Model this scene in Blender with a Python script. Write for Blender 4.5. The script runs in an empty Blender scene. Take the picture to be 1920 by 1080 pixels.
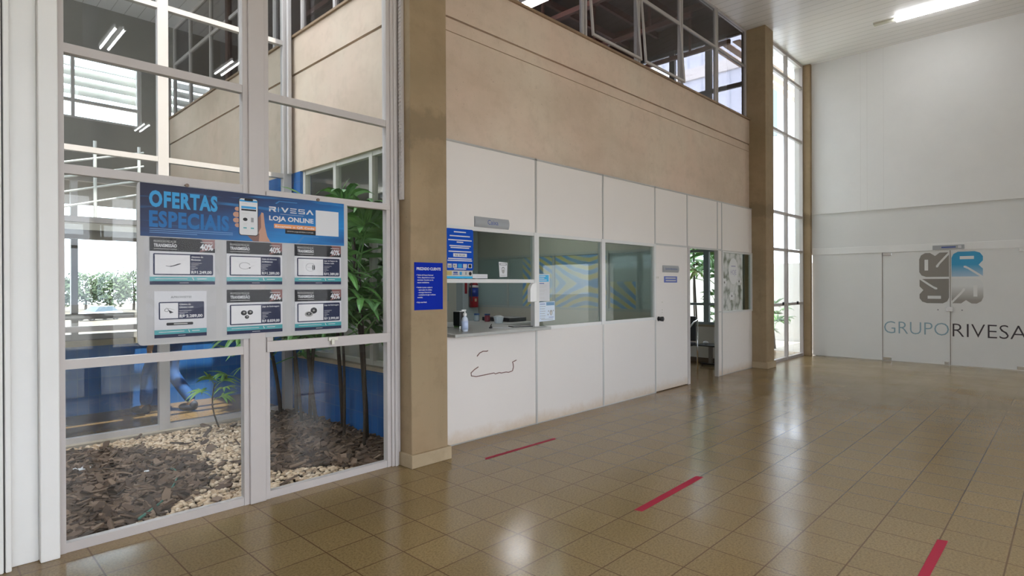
import bpy, bmesh, math, random
from mathutils import Vector, Matrix
sc = bpy.context.scene
COL = sc.collection
rnd = random.Random(11)

# ------------------------------------------------------------------ camera
def cam_axes(yaw, pitch, roll):
    y, p, r = (math.radians(a) for a in (yaw, pitch, roll))
    F = Vector((math.cos(p)*math.cos(y), math.cos(p)*math.sin(y), math.sin(p)))
    Rt = Vector((math.sin(y), -math.cos(y), 0)); U = Rt.cross(F)
    return F, math.cos(r)*Rt + math.sin(r)*U, -math.sin(r)*Rt + math.cos(r)*U
F_, R_, U_ = cam_axes(44.118, -0.101, -0.256)
cd = bpy.data.cameras.new('camera'); cam = bpy.data.objects.new('camera', cd); COL.objects.link(cam)
cd.sensor_width = 36; cd.lens = 36*1088.853/1920; cd.shift_y = -2.366/1920
cd.clip_start = .05; cd.clip_end = 500
B_ = -F_
cam.matrix_world = Matrix(((R_.x, U_.x, B_.x, 0), (R_.y, U_.y, B_.y, 0), (R_.z, U_.z, B_.z, 1.56), (0, 0, 0, 1)))
sc.camera = cam
# ------------------------------------------------------------------ world, sun, exposure
sc.view_settings.view_transform = 'Standard'; sc.view_settings.look = 'None'
sc.view_settings.gamma = 1; sc.view_settings.use_curve_mapping = False
sc.view_settings.exposure = 0.5
sc.cycles.transparent_max_bounces = 32
sc.cycles.max_bounces = 12; sc.cycles.diffuse_bounces = 6; sc.cycles.glossy_bounces = 4
sc.cycles.sample_clamp_indirect = 6
w = bpy.data.worlds.new('sky'); sc.world = w; w.use_nodes = True
nt = w.node_tree; nt.nodes.clear()
wo = nt.nodes.new('ShaderNodeOutputWorld'); bg = nt.nodes.new('ShaderNodeBackground')
tc = nt.nodes.new('ShaderNodeTexCoord'); nz = nt.nodes.new('ShaderNodeTexNoise'); cr = nt.nodes.new('ShaderNodeValToRGB')
nz.inputs['Scale'].default_value = 2.6; nz.inputs['Detail'].default_value = 5
cr.color_ramp.elements[0].position = .42; cr.color_ramp.elements[0].color = (.72, .83, .98, 1)
cr.color_ramp.elements[1].position = .6; cr.color_ramp.elements[1].color = (.96, .97, 1, 1)
nt.links.new(tc.outputs['Generated'], nz.inputs['Vector']); nt.links.new(nz.outputs['Fac'], cr.inputs['Fac'])
nt.links.new(cr.outputs['Color'], bg.inputs['Color']); nt.links.new(bg.outputs[0], wo.inputs[0])
bg.inputs['Strength'].default_value = 5.5
sd = bpy.data.lights.new('sun', 'SUN'); so = bpy.data.objects.new('sun', sd); COL.objects.link(so)
sd.energy = 8.0; sd.angle = .01; sd.color = (1, .95, .86)
so.rotation_euler = Vector((-.10, 1, -2.5)).to_track_quat('-Z', 'Y').to_euler(); so.location = (5, -20, 40)

# ------------------------------------------------------------------ materials
MATS = {}
class NB:
    def __init__(s, m): s.t = m.node_tree
    def n(s, typ, ins=None, **kw):
        o = s.t.nodes.new('ShaderNode'+typ)
        for k, v in kw.items(): setattr(o, k, v)
        for k, v in (ins or {}).items():
            sk = o.inputs[k]
            if hasattr(v, 'is_output') or isinstance(v, bpy.types.NodeSocket): s.t.links.new(v, sk)
            else: sk.default_value = v
        return o
    def math(s, op, a, b=0.0): return s.n('Math', {0: a, 1: b}, operation=op).outputs[0]
    def mix(s, f, a, b, typ='MIX'):
        o = s.n('MixRGB', {0: f, 1: a, 2: b}, blend_type=typ); return o.outputs[0]
    def pos(s): return s.n('NewGeometry').outputs['Position']
    def obj(s): return s.n('TexCoord').outputs['Object']
    def noise(s, vec, scale, detail=4, rough=.5): return s.n('TexNoise', {'Vector': vec, 'Scale': scale, 'Detail': detail, 'Roughness': rough}).outputs['Fac']
    def ramp(s, f, *st):
        o = s.n('ValToRGB', {0: f}); e = o.color_ramp.elements
        while len(e) < len(st): e.new(.5)
        for q, (p, c) in zip(e, st): q.position = p; q.color = c if len(c) == 4 else (*c, 1)
        return o.outputs[0]
def c4(c): return (*c, 1) if len(c) == 3 else c
def raw(name):
    m = bpy.data.materials.new(name); m.use_nodes = True; MATS[name] = m
    b = m.node_tree.nodes['Principled BSDF']; return m, NB(m), b
def M(name, col, rough=.5, metal=0., spec=.5, var=.0, vs=6., coat=0., bump=0.):
    if name in MATS: return MATS[name]
    m, nb, b = raw(name)
    b.inputs['Base Color'].default_value = c4(col); b.inputs['Roughness'].default_value = rough
    b.inputs['Metallic'].default_value = metal; b.inputs['Specular IOR Level'].default_value = spec
    if coat: b.inputs['Coat Weight'].default_value = coat; b.inputs['Coat Roughness'].default_value = .08
    if var:
        f = nb.noise(nb.pos(), vs, 6, .6)
        dk = tuple(x*(1-var) for x in col)
        nb.t.links.new(nb.ramp(f, (.3, dk), (.7, col)), b.inputs['Base Color'])
        if bump:
            bp = nb.n('Bump', {'Height': f, 'Strength': bump, 'Distance': .02}); nb.t.links.new(bp.outputs[0], b.inputs['Normal'])
    return m
def glass(name, tint, base=.04):
    m = bpy.data.materials.new(name); m.use_nodes = True; MATS[name] = m; nb = NB(m); nb.t.nodes.clear()
    lw = nb.n('LayerWeight', {'Blend': .5})
    f5 = nb.math('POWER', lw.outputs['Facing'], 5.0)
    fac = nb.math('ADD', nb.math('MULTIPLY', f5, 1-base), base)
    tr = nb.n('BsdfTransparent', {'Color': c4(tint)}); gl = nb.n('BsdfGlossy', {'Color': (1, 1, 1, 1), 'Roughness': 0.0})
    mx = nb.n('MixShader', {0: fac, 1: tr.outputs[0], 2: gl.outputs[0]})
    out = nb.n('OutputMaterial', {0: mx.outputs[0]}); return m
def emit(name, col, st):
    m = bpy.data.materials.new(name); m.use_nodes = True; MATS[name] = m; nb = NB(m); nb.t.nodes.clear()
    e = nb.n('Emission', {'Color': c4(col), 'Strength': st}); nb.n('OutputMaterial', {0: e.outputs[0]}); return m

def concrete(name, col, pink, dark, streak=.2, damp=None):
    m, nb, b = raw(name); p = nb.pos()
    f1 = nb.noise(p, 1.1, 6, .6); f2 = nb.noise(p, 5, 8, .65); f3 = nb.noise(p, 38, 4, .6)
    sv = nb.n('Mapping', {'Vector': p, 'Scale': (5, 5, .35)}).outputs[0]; f4 = nb.noise(sv, 1.6, 5, .6)
    c = nb.mix(nb.ramp(f1, (.35, (0, 0, 0)), (.65, (1, 1, 1))), c4(col), c4(pink))
    f0 = nb.noise(nb.n('Mapping', {'Vector': p, 'Scale': (.5, .5, .9)}).outputs[0], 1.1, 5, .65)
    c = nb.mix(nb.math('MULTIPLY', nb.ramp(f0, (.45, (0, 0, 0)), (.68, (1, 1, 1))), .6), c, c4(dark))
    c = nb.mix(nb.math('MULTIPLY', nb.ramp(f2, (.5, (0, 0, 0)), (.75, (1, 1, 1))), .55), c, c4(dark))
    c = nb.mix(nb.math('MULTIPLY', nb.ramp(f4, (.5, (0, 0, 0)), (.7, (1, 1, 1))), streak), c, c4(dark))
    c = nb.mix(nb.math('MULTIPLY', nb.ramp(f3, (.66, (0, 0, 0)), (.74, (1, 1, 1))), .5), c, c4(tuple(x*.45 for x in dark)))
    if damp:      # old damp patch at one height
        z = nb.n('SeparateXYZ', {0: p}).outputs[2]; d = nb.math('ABSOLUTE', nb.math('SUBTRACT', z, damp))
        d = nb.math('ADD', nb.math('MULTIPLY', d, 3.4), nb.math('MULTIPLY', nb.math('SUBTRACT', f2, .5), 1.6))
        c = nb.mix(nb.math('MULTIPLY', nb.ramp(d, (.3, (1, 1, 1)), (.55, (0, 0, 0))), .5), c, c4(tuple(x*.72 for x in dark)))
    nb.t.links.new(c, b.inputs['Base Color']); b.inputs['Roughness'].default_value = .8
    bp = nb.n('Bump', {'Height': f2, 'Strength': .15, 'Distance': .02}); nb.t.links.new(bp.outputs[0], b.inputs['Normal'])
    return m
CONC = concrete('concrete', (.60, .50, .39), (.62, .475, .37), (.45, .35, .26), .10)
CONP = concrete('pillar_concrete', (.30, .222, .128), (.32, .225, .13), (.20, .143, .075), .2, 2.95)

def floor_mat():
    m, nb, b = raw('floor_tile'); p = nb.pos()
    v = nb.n('Mapping', {'Vector': p, 'Location': (-.08, -.277, 0)}).outputs[0]
    br = nb.n('TexBrick', {'Vector': v, 'Color1': (.245, .168, .074, 1), 'Color2': (.275, .19, .086, 1), 'Mortar': (.11, .06, .028, 1),
              'Scale': 1, 'Mortar Size': .0042, 'Mortar Smooth': .1, 'Bias': 0, 'Brick Width': .32, 'Row Height': .32}, offset=0, squash=1)
    f = nb.noise(p, 75, 6, .7); f2 = nb.noise(p, 170, 3, .6); f3 = nb.noise(p, 1.2, 4, .6)
    c = nb.mix(nb.math('MULTIPLY', nb.ramp(f, (.45, (0, 0, 0)), (.62, (1, 1, 1))), .7), br.outputs['Color'], (.125, .086, .034, 1))
    c = nb.mix(nb.math('MULTIPLY', nb.ramp(f2, (.5, (0, 0, 0)), (.7, (1, 1, 1))), .35), c, (.37, .275, .145, 1))
    c = nb.mix(br.outputs['Fac'], c, (.12, .07, .03, 1))
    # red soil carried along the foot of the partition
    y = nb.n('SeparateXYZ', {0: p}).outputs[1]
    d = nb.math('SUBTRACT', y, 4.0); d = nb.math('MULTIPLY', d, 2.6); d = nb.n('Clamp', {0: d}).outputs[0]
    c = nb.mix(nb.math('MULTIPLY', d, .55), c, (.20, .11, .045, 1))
    nb.t.links.new(c, b.inputs['Base Color'])
    rg = nb.ramp(f3, (.3, (.15,)*3), (.7, (.27,)*3)); nb.t.links.new(rg, b.inputs['Roughness'])
    b.inputs['Specular IOR Level'].default_value = .38
    bp = nb.n('Bump', {'Height': br.outputs['Fac'], 'Strength': .25, 'Distance': .004}, invert=True); nb.t.links.new(bp.outputs[0], b.inputs['Normal'])
    return m
FLOOR = floor_mat()
def tile_mat(name, a, bb, mort, tw, th, rough=.18):
    m, nb, b = raw(name); s = nb.n('SeparateXYZ', {0: nb.pos()}).outputs
    v = nb.n('CombineXYZ', {0: nb.math('ADD', s[0], s[1]), 1: s[2]}).outputs[0]
    br = nb.n('TexBrick', {'Vector': v, 'Color1': c4(a), 'Color2': c4(bb), 'Mortar': c4(mort), 'Scale': 1, 'Mortar Size': .003, 'Mortar Smooth': .1,
              'Bias': 0, 'Brick Width': tw, 'Row Height': th}, offset=0, squash=1)
    nb.t.links.new(br.outputs['Color'], b.inputs['Base Color']); b.inputs['Roughness'].default_value = rough
    return m
BLUET = tile_mat('blue_tile', (.022, .11, .34), (.03, .14, .40), (.07, .17, .34), .11, .22)
def ceil_mat():
    m, nb, b = raw('ceiling_slats'); s = nb.n('SeparateXYZ', {0: nb.pos()}).outputs
    fr = nb.math('FRACT', nb.math('MULTIPLY', s[0], 5.0)); ln = nb.math('LESS_THAN', fr, .05)
    c = nb.mix(ln, (.87, .85, .84, 1), (.52, .51, .50, 1)); nb.t.links.new(c, b.inputs['Base Color'])
    b.inputs['Roughness'].default_value = .32
    bp = nb.n('Bump', {'Height': ln, 'Strength': .3, 'Distance': .005}, invert=True); nb.t.links.new(bp.outputs[0], b.inputs['Normal'])
    return m
CEIL = ceil_mat()
def panel_mat():     # laminate panels with reddish dust rubbed in at the foot
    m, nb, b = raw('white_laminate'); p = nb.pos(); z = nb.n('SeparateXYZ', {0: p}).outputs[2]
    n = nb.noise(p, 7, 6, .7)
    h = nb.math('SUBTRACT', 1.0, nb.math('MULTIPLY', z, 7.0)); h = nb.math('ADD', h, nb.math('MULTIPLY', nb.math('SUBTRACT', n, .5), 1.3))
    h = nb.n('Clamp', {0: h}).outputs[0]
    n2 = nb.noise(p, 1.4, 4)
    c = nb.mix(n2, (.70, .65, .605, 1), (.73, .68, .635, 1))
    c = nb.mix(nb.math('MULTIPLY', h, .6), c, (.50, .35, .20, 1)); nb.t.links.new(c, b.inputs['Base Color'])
    b.inputs['Roughness'].default_value = .42; return m
LAM = panel_mat()
WALLW = M('white_wall_paint', (.77, .765, .745), .6, var=.04, vs=2)
FRAME = M('white_frame_paint', (.50, .46, .44), .45, var=.06, vs=3)
ALU = M('aluminium_strip', (.50, .49, .47), .38, .5)
ALUL = M('light_aluminium', (.66, .65, .63), .4, .25)
def milky(name, col, mixf):
    m = bpy.data.materials.new(name); m.use_nodes = True; MATS[name] = m; nb = NB(m); nb.t.nodes.clear()
    tr = nb.n('BsdfTransparent', {'Color': (.9, .95, .93, 1)}); df = nb.n('BsdfDiffuse', {'Color': c4(col)}); tl = nb.n('BsdfTranslucent', {'Color': c4(col)})
    a = nb.n('MixShader', {0: .5, 1: df.outputs[0], 2: tl.outputs[0]}); x = nb.n('MixShader', {0: mixf, 1: tr.outputs[0], 2: a.outputs[0]})
    nb.n('OutputMaterial', {0: x.outputs[0]}); return m
MILK = milky('milky_glass', (.34, .41, .40), .8)
FROST = M('frosted_film', (.71, .71, .69), .28, var=.03, vs=2)
BROWN = M('brown_sill', (.30, .20, .12), .6, var=.3, vs=5)
DARK = M('dark_frame', (.055, .05, .05), .5)
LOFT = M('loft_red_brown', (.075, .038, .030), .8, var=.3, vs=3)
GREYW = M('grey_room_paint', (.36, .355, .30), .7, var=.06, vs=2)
PLINTH = concrete('plinth_granilite', (.42, .33, .215), (.40, .31, .195), (.28, .205, .12))
G_CLEAR = glass('clear_glass', (.965, .975, .97), .016); G_OFF = glass('green_tinted_glass', (.75, .80, .77), .015)
G_LOFT = glass('smoked_glass', (.72, .71, .72), .01); G_FAR = glass('far_glass', (.95, .97, .97), .02)
BLACK = M('black_plastic', (.012, .012, .013), .35); WHITEP = M('white_plastic', (.80, .79, .77), .35)
CHROME = M('chrome', (.7, .7, .7), .12, 1.0)
TUBE = emit('tube_glow', (.97, .98, 1), 36.0)

# ------------------------------------------------------------------ mesh building
LOC = {}
class Fr:
    def __init__(s, o, r, u, n): s.o, s.r, s.u, s.n = (Vector(a) for a in (o, r, u, n))
    def p(s, a, b, c=0): return s.o + s.r*a + s.u*b + s.n*c
def FY(y): return Fr((0, y, 0), (1, 0, 0), (0, 0, 1), (0, -1, 0))         # faces the hall (-Y); u = X, v = Z
def FX(x): return Fr((x, 0, 0), (0, -1, 0), (0, 0, 1), (-1, 0, 0))        # faces -X; u = -Y, v = Z
TXT = {}
def text_geo(s, bold=0.0, space=1.0):
    k = (s, bold, space)
    if k not in TXT:
        cu = bpy.data.curves.new('t', 'FONT'); cu.body = s; cu.size = 1; cu.offset = bold; cu.space_character = space; cu.resolution_u = 3
        cu.dimensions = '2D'; cu.fill_mode = 'FRONT'
        o = bpy.data.objects.new('t', cu); COL.objects.link(o)
        dg = bpy.context.evaluated_depsgraph_get(); me = bpy.data.meshes.new_from_object(o.evaluated_get(dg))
        TXT[k] = ([(v.co.x, v.co.y) for v in me.vertices], [tuple(p.vertices) for p in me.polygons])
        bpy.data.objects.remove(o); bpy.data.curves.remove(cu); bpy.data.meshes.remove(me)
    return TXT[k]
class MB:
    def __init__(s): s.v = []; s.f = []; s.m = []
    def add(s, vs, fs, m=0):
        b = len(s.v); s.v += [Vector(v) for v in vs]; s.f += [tuple(i+b for i in f) for f in fs]; s.m += [m]*len(fs); return s
    def box(s, x0, x1, y0, y1, z0, z1, m=0):
        return s.add([(x, y, z) for z in (z0, z1) for x, y in ((x0, y0), (x1, y0), (x1, y1), (x0, y1))],
                     [(3, 2, 1, 0), (4, 5, 6, 7), (0, 1, 5, 4), (1, 2, 6, 5), (2, 3, 7, 6), (3, 0, 4, 7)], m)
    def rect(s, fr, u0, u1, v0, v1, n0=0., n1=.0006, m=0): return s.poly(fr, [(u0, v0), (u1, v0), (u1, v1), (u0, v1)], n0, n1, m)
    def poly(s, fr, pts, n0=0., n1=.0006, m=0):
        k = len(pts); vs = [fr.p(a, b, n0) for a, b in pts] + [fr.p(a, b, n1) for a, b in pts]
        fs = [tuple(range(k))[::-1], tuple(range(k, 2*k))] + [(i, (i+1) % k, k+(i+1) % k, k+i) for i in range(k)]
        return s.add(vs, fs, m)
    def rrect(s, fr, u0, u1, v0, v1, r, n0=0., n1=.0006, m=0):
        pts = []
        for cx, cy, a0 in ((u1-r, v1-r, 0), (u0+r, v1-r, 90), (u0+r, v0+r, 180), (u1-r, v0+r, 270)):
            pts += [(cx+r*math.cos(math.radians(a0+t)), cy+r*math.sin(math.radians(a0+t))) for t in (0, 30, 60, 90)]
        return s.poly(fr, pts, n0, n1, m)
    def disc(s, fr, u, v, ru, rv=None, n0=0., n1=.0006, m=0, k=16):
        rv = rv or ru; return s.poly(fr, [(u+ru*math.cos(i*6.2832/k), v+rv*math.sin(i*6.2832/k)) for i in range(k)], n0, n1, m)
    def ring(s, fr, u, v, r0, r1, sq=1., n=.0006, m=0, k=20, a0=0, a1=360):
        full = (a1-a0) >= 360; c = k if full else k+1; vs = []
        for i in range(c):
            a = math.radians(a0+(a1-a0)*i/k)
            for r in (r0, r1): vs.append(fr.p(u+r*math.cos(a), v+r*sq*math.sin(a), n))
        return s.add(vs, [(2*i, 2*i+1, (2*i+3) % (2*c), (2*i+2) % (2*c)) for i in range(k)], m)
    def text(s, fr, t, u, v, h, w=None, n=.001, al='l', bold=0., m=0, space=1., wmax=None):
        vs, fs = text_geo(t, bold, space)
        if not vs: return s
        x0 = min(a for a, b in vs); x1 = max(a for a, b in vs); sy = h/.73; sx = w/(x1-x0) if w else sy
        if wmax and sx*(x1-x0) > wmax: sx = wmax/(x1-x0)
        W = sx*(x1-x0); du = {'l': 0, 'c': -W/2, 'r': -W}[al]
        return s.add([fr.p(u+du+(a-x0)*sx, v+b*sy, n) for a, b in vs], fs, m)
    def tube(s, pts, r, n=8, m=0):
        pts = [Vector(p) for p in pts]; k = len(pts); rs = r if isinstance(r, (list, tuple)) else [r]*k; vs = []
        t0 = (pts[1]-pts[0]).normalized(); a = t0.orthogonal().normalized()
        for i, p in enumerate(pts):
            t = (pts[min(i+1, k-1)]-pts[max(i-1, 0)]).normalized(); a = (a-t*a.dot(t)).normalized(); b = t.cross(a)
            vs += [p+(a*math.cos(j*6.2832/n)+b*math.sin(j*6.2832/n))*rs[i] for j in range(n)]
        fs = [(i*n+j, i*n+(j+1) % n, (i+1)*n+(j+1) % n, (i+1)*n+j) for i in range(k-1) for j in range(n)]
        fs += [tuple(range(n))[::-1], tuple(range((k-1)*n, k*n))]
        return s.add(vs, fs, m)
    def lathe(s, prof, c=(0, 0, 0), n=20, m=0):
        c = Vector(c); vs = [c+Vector((r*math.cos(j*6.2832/n), r*math.sin(j*6.2832/n), z)) for r, z in prof for j in range(n)]; k = len(prof)
        fs = [(i*n+j, i*n+(j+1) % n, (i+1)*n+(j+1) % n, (i+1)*n+j) for i in range(k-1) for j in range(n)]
        fs += [tuple(range(n))[::-1], tuple(range((k-1)*n, k*n))]
        return s.add(vs, fs, m)
    def ball(s, c, r, n=10, m=0):
        r = (r, r, r) if not isinstance(r, (tuple, list)) else r; c = Vector(c); h = n//2
        vs = [c+Vector((r[0]*math.sin(math.pi*i/h)*math.cos(6.2832*j/n), r[1]*math.sin(math.pi*i/h)*math.sin(6.2832*j/n), r[2]*math.cos(math.pi*i/h))) for i in range(h+1) for j in range(n)]
        return s.add(vs, [(i*n+j, (i+1)*n+j, (i+1)*n+(j+1) % n, i*n+(j+1) % n) for i in range(h) for j in range(n)], m)
    def build(s, name, mats, parent=None, loc=None, bevel=0., smooth=False):
        mats = mats if isinstance(mats, (list, tuple)) else [mats]
        if parent: o0 = LOC[parent.name]
        elif loc is not None: o0 = Vector(loc)
        else:
            lo = [min(v[i] for v in s.v) for i in range(3)]; hi = [max(v[i] for v in s.v) for i in range(3)]
            o0 = Vector(((lo[0]+hi[0])/2, (lo[1]+hi[1])/2, lo[2]))
        me = bpy.data.meshes.new(name); me.from_pydata([v-o0 for v in s.v], [], s.f)
        for m in mats: me.materials.append(m)
        me.polygons.foreach_set('material_index', s.m)
        if smooth: me.polygons.foreach_set('use_smooth', [True]*len(me.polygons))
        me.update()
        o = bpy.data.objects.new(name, me); COL.objects.link(o)
        if parent: o.parent = parent
        else: o.location = o0
        LOC[o.name] = o0
        if bevel:
            bv = o.modifiers.new('bevel', 'BEVEL'); bv.width = bevel; bv.segments = 2; bv.limit_method = 'ANGLE'
        return o
def tag(o, label=None, cat=None, group=None, kind=None):
    if label: o['label'] = label
    if cat: o['category'] = cat
    if group: o['group'] = group
    if kind: o['kind'] = kind
    return o
def empty(name, loc=(0, 0, 0)):
    o = bpy.data.objects.new(name, None); COL.objects.link(o); o.location = loc; o.empty_display_size = .1; LOC[o.name] = Vector(loc); return o
def copy_tree(o, parent=None):
    c = o.copy(); COL.objects.link(c)
    if parent: c.parent = parent
    for ch in [x for x in COL.objects if x.parent == o]: copy_tree(ch, c)
    return c
TRIM = [0]
def struct(mb, name, mat, parent=None, **k):
    if name.startswith('trim_'): TRIM[0] += 1; name = 'trim_%d' % TRIM[0]
    elif name.split('_')[0] in ('wall', 'ceiling', 'floor', 'ground', 'baseboard') and name not in ('wall_back', 'wall_left', 'wall_front'): a, *b = name.split('_'); name = '_'.join(b+[a])
    o = mb.build(name, mat, parent, **k)
    if not parent: o['kind'] = 'structure'
    return o
# a glazed window in the plane Y = y or X = x: frame mesh + one mesh of panes
def window(num, axis, at, u0, u1, z0, z1, mull=(), trans=(), fw=.05, dep=.07, mat=FRAME, gl=G_CLEAR, bars=None, skip=(), edge=True, tw=None):
    f = MB(); g = MB(); tw = tw or fw; h = dep/2
    def bx(mb, a, b, c, d, hh):
        if axis == 'y': mb.box(a, b, at-hh, at+hh, c, d)
        else: mb.box(at-hh, at+hh, a, b, c, d)
    us = [u0]+list(mull)+[u1]; zs = [z0]+list(trans)+[z1]
    for i, u in enumerate(us):
        a, b = (u, u+fw) if i == 0 else (u-fw, u) if i == len(us)-1 else (u-fw/2, u+fw/2)
        bx(f, a, b, z0, z1, h)
    for i, z in enumerate(zs):
        a, b = (z, z+tw) if i == 0 else (z-tw, z) if i == len(zs)-1 else (z-tw/2, z+tw/2)
        for j in range(len(us)-1):
            ua = us[j]+(fw if j == 0 else fw/2); ub = us[j+1]-(fw if j == len(us)-2 else fw/2)
            bx(f, ua, ub, a, b, h*.82)
    for j in range(len(us)-1):
        for i in range(len(zs)-1):
            if (j, i) in skip: continue
            ua = us[j]+(fw if j == 0 else fw/2); ub = us[j+1]-(fw if j == len(us)-2 else fw/2)
            za = zs[i]+(tw if i == 0 else tw/2); zb = zs[i+1]-(tw if i == len(zs)-2 else tw/2)
            bx(g, ua-.004, ub+.004, za-.004, zb+.004, .003)
    fo = struct(f, 'window_%d' % num, mat)
    if g.v: g.build('pane', gl, fo)
    return fo

# ------------------------------------------------------------------ dimensions
XP1, XP1b = 2.966, 3.366; XP2, XP2b = 10.98, 11.37
YO, YB, YG, XB, ZC = 4.365, 4.409, 4.286, 13.765, 6.364
ZP, ZL, ZG, ZH, ZS = 2.99, 4.671, 4.196, 2.155, 1.097
S1, S2, S3, S4, S5, S6 = 4.891, 6.185, 7.478, 8.45, 9.53, 9.69

# ------------------------------------------------------------------ shell
struct(MB().box(-4.2, 14.2, -3.8, 9.4, -.2, 0), 'floor', FLOOR)
struct(MB().box(-4.2, 14.2, -6.4, 4.55, ZC, ZC+.25), 'ceiling', CEIL)  # overhang beyond the front wall is added to keep sun off the hall floor
wb = MB().box(XB-.03, XB+.3, -3.8, 4.5, 3.08, ZC)
struct(wb, 'wall_back', WALLW)
sm = MB()
for y in (3.20, 3.08, 2.79, .05): sm.box(XB-.031, XB-.028, y-.002, y+.002, 3.08, ZC)
struct(sm, 'trim_seam', M('seam_grey', (.62, .61, .59), .6))
lb = MB().box(XB-.005, XB+.3, -3.8, 4.5, 2.34, 3.08)
struct(lb, 'wall_back_transom', FROST)
struct(MB().box(XB-.012, XB+.3, -3.8, 4.16, 2.20, 2.34), 'trim_door_header', WALLW, bevel=.006)
struct(MB().box(XB-.004, XB+.02, -3.8, 4.16, 2.34, 2.352), 'trim_header_lip', BROWN)
struct(MB().box(-4.5, -4.2, -3.8, 9.4, 0, ZC), 'wall_left', WALLW)
# wall opposite, behind the photographer: low wall, piers and tall glazing
ow = MB().box(-4.2, 14.2, -3.8, -3.6, 0, .5)
for x in (-4.1, -.9, 2.3, 5.5, 8.7, 11.9): ow.box(x-.15, x+.15, -3.8, -3.6, .5, ZC)
ow.box(-4.2, 14.2, -3.8, -3.6, 3.2, ZC).box(6.6, 14.2, -3.8, -3.6, .5, 3.2)  # solid stretch and lowered head added to cut daylight and glass reflections
struct(ow, 'wall_front', WALLW)
of = MB()
for x in [-4.1+1.0667*i for i in range(11)]: of.box(x-.02, x+.02, -3.74, -3.66, .5, 3.2)
for z in (1.1, 2.26, 3.17): of.box(-4.1, 6.6, -3.73, -3.67, z-.025, z+.025)
struct(of, 'window_20', M('front_frame_grey', (.30, .29, .28), .5))
# ground outside
struct(MB().box(-60, 90, 9.3, 140, -2.0, -1.7), 'ground_yard', M('yard_earth', (.13, .10, .07), .9, var=.25, vs=.4))
struct(MB().box(13.9, 17, -3.8, 3.9, -.1, 0).box(16.9, 17, -3.8, 3.9, 0, 3.1).box(13.8, 17, -3.8, 4.1, 3.08, 3.2), 'wall_leak_block', WALLW)  # unseen closed box added to stop daylight leaking under the glass doors
struct(MB().box(-60, 90, -60, -3.81, -.3, -.1), 'ground_forecourt', M('forecourt_concrete', (.48, .46, .42), .9, var=.1, vs=.5))

# pillars
def pillar(x0, x1, y0, label):
    r = MB().box(x0, x1, y0, 4.5, 0, ZC).build('concrete_pillar', CONP, bevel=.008)
    tag(r, label, 'pillar', 'concrete pillars along the partition')
    MB().box(x0-.02, x1+.02, y0-.03, 4.36, 0, .115).build('plinth', PLINTH, r, bevel=.006); return r
pillar(XP1, XP1b, 4.08, 'near concrete pillar with a blue notice, beside the glazed garden bay')
pillar(XP2, XP2b, 4.10, 'far bare concrete pillar at the end of the white partition')
tag(MB().box(13.62, 13.73, 4.14, 4.285, 0, ZC).build('corner_pilaster', CONP, bevel=.005), 'slim tan pilaster in the corner between tall window and frosted glass wall', 'pilaster')

# concrete beam over the partition, running on round the garden
bm_ = MB()
bm_.box(XP1b, XP2, YB, YB+.16, ZP, ZG-.012).box(XP1b, XP2, YB+.025, YB+.16, ZG-.012, ZG+.012).box(XP1b, XP2, YB-.008, YB+.16, ZG+.012, ZL-.02)
struct(bm_, 'wall_beam', CONC)
struct(MB().box(XP1b, XP2, YB-.004, YB+.02, ZG-.135, ZG-.129).box(XP1b, XP2, YB-.035, YB+.20, ZL-.02, ZL+.008), 'trim_ledge', BROWN)
XS = 3.32
sb = MB().box(XS, XS+.16, 4.5, 12, 2.98, ZG-.012).box(XS+.025, XS+.16, 4.5, 12, ZG-.012, ZG+.012).box(XS-.008, XS+.16, 4.5, 12, ZG+.012, ZL-.02)
struct(sb, 'wall_side_beam', CONC)
struct(MB().box(XS-.035, XS+.2, 4.5, 12, ZL-.02, ZL+.008), 'trim_side_ledge', BROWN)

# ------------------------------------------------------------------ white office partition
wp = MB(); y0, y1 = YO, YO+.045
wp.box(XP1b, XP2, y0, y1, ZH, ZP)                                   # band above the openings
wp.box(XP1b, S1, y0, y1, 0, 1.07)
wp.box(S1, S3, y0, y1, 0, ZS-.03)
wp.box(S5, S6, y0, y1, 0, ZH); wp.box(S6, XP2, y0, y1, 0, ZS-.03)
struct(wp, 'wall_partition', LAM)
t = MB()
for x in (S1, S2, S3, S4, S5-.01, S6): t.box(x-.014, x+.014, y0-.006, y1, ZH, ZP)
for x in (S1, S2): t.box(x-.014, x+.014, y0-.006, y1, 0, ZS-.03)
for x in (S3, S6): t.box(x-.014, x+.014, y0-.006, y1, 0, ZH)
t.box(XP1b, XP2, y0-.006, y1, ZP-.02, ZP); t.box(S3, S6, y0-.008, y1, ZH-.012, ZH+.014)
t.box(S5-.012, S5+.014, y0-.01, y1+.01, 0, ZH); t.box(S5, S6, y0-.005, y1, ZS-.01, ZS+.01)
t.box(XP1b, S3, y0-.004, y1, 0, .012); t.box(S5, XP2, y0-.004, y1, 0, .012)
struct(t, 'trim_partition_strip', ALU)
struct(MB().box(S4, S4+.075, y0-.012, y1+.02, 0, ZH+.02), 'trim_door_jamb', FRAME, bevel=.004)
YW = YO+.018
window(3, 'y', YW, 3.55, S1, 1.06, ZH, trans=(1.61,), fw=.038, dep=.06, mat=ALUL, gl=G_OFF, skip=((0, 0),))
window(4, 'y', YW, S1, S2, ZS-.04, ZH, fw=.04, dep=.06, mat=ALUL, gl=G_OFF)
window(5, 'y', YW, S2, S3, ZS-.04, ZH, fw=.04, dep=.06, mat=ALUL, gl=G_OFF)
w6 = window(6, 'y', YW, S6+.01, XP2, ZS-.03, ZH-.005, fw=.03, dep=.06, mat=ALUL, gl=G_OFF)
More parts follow.
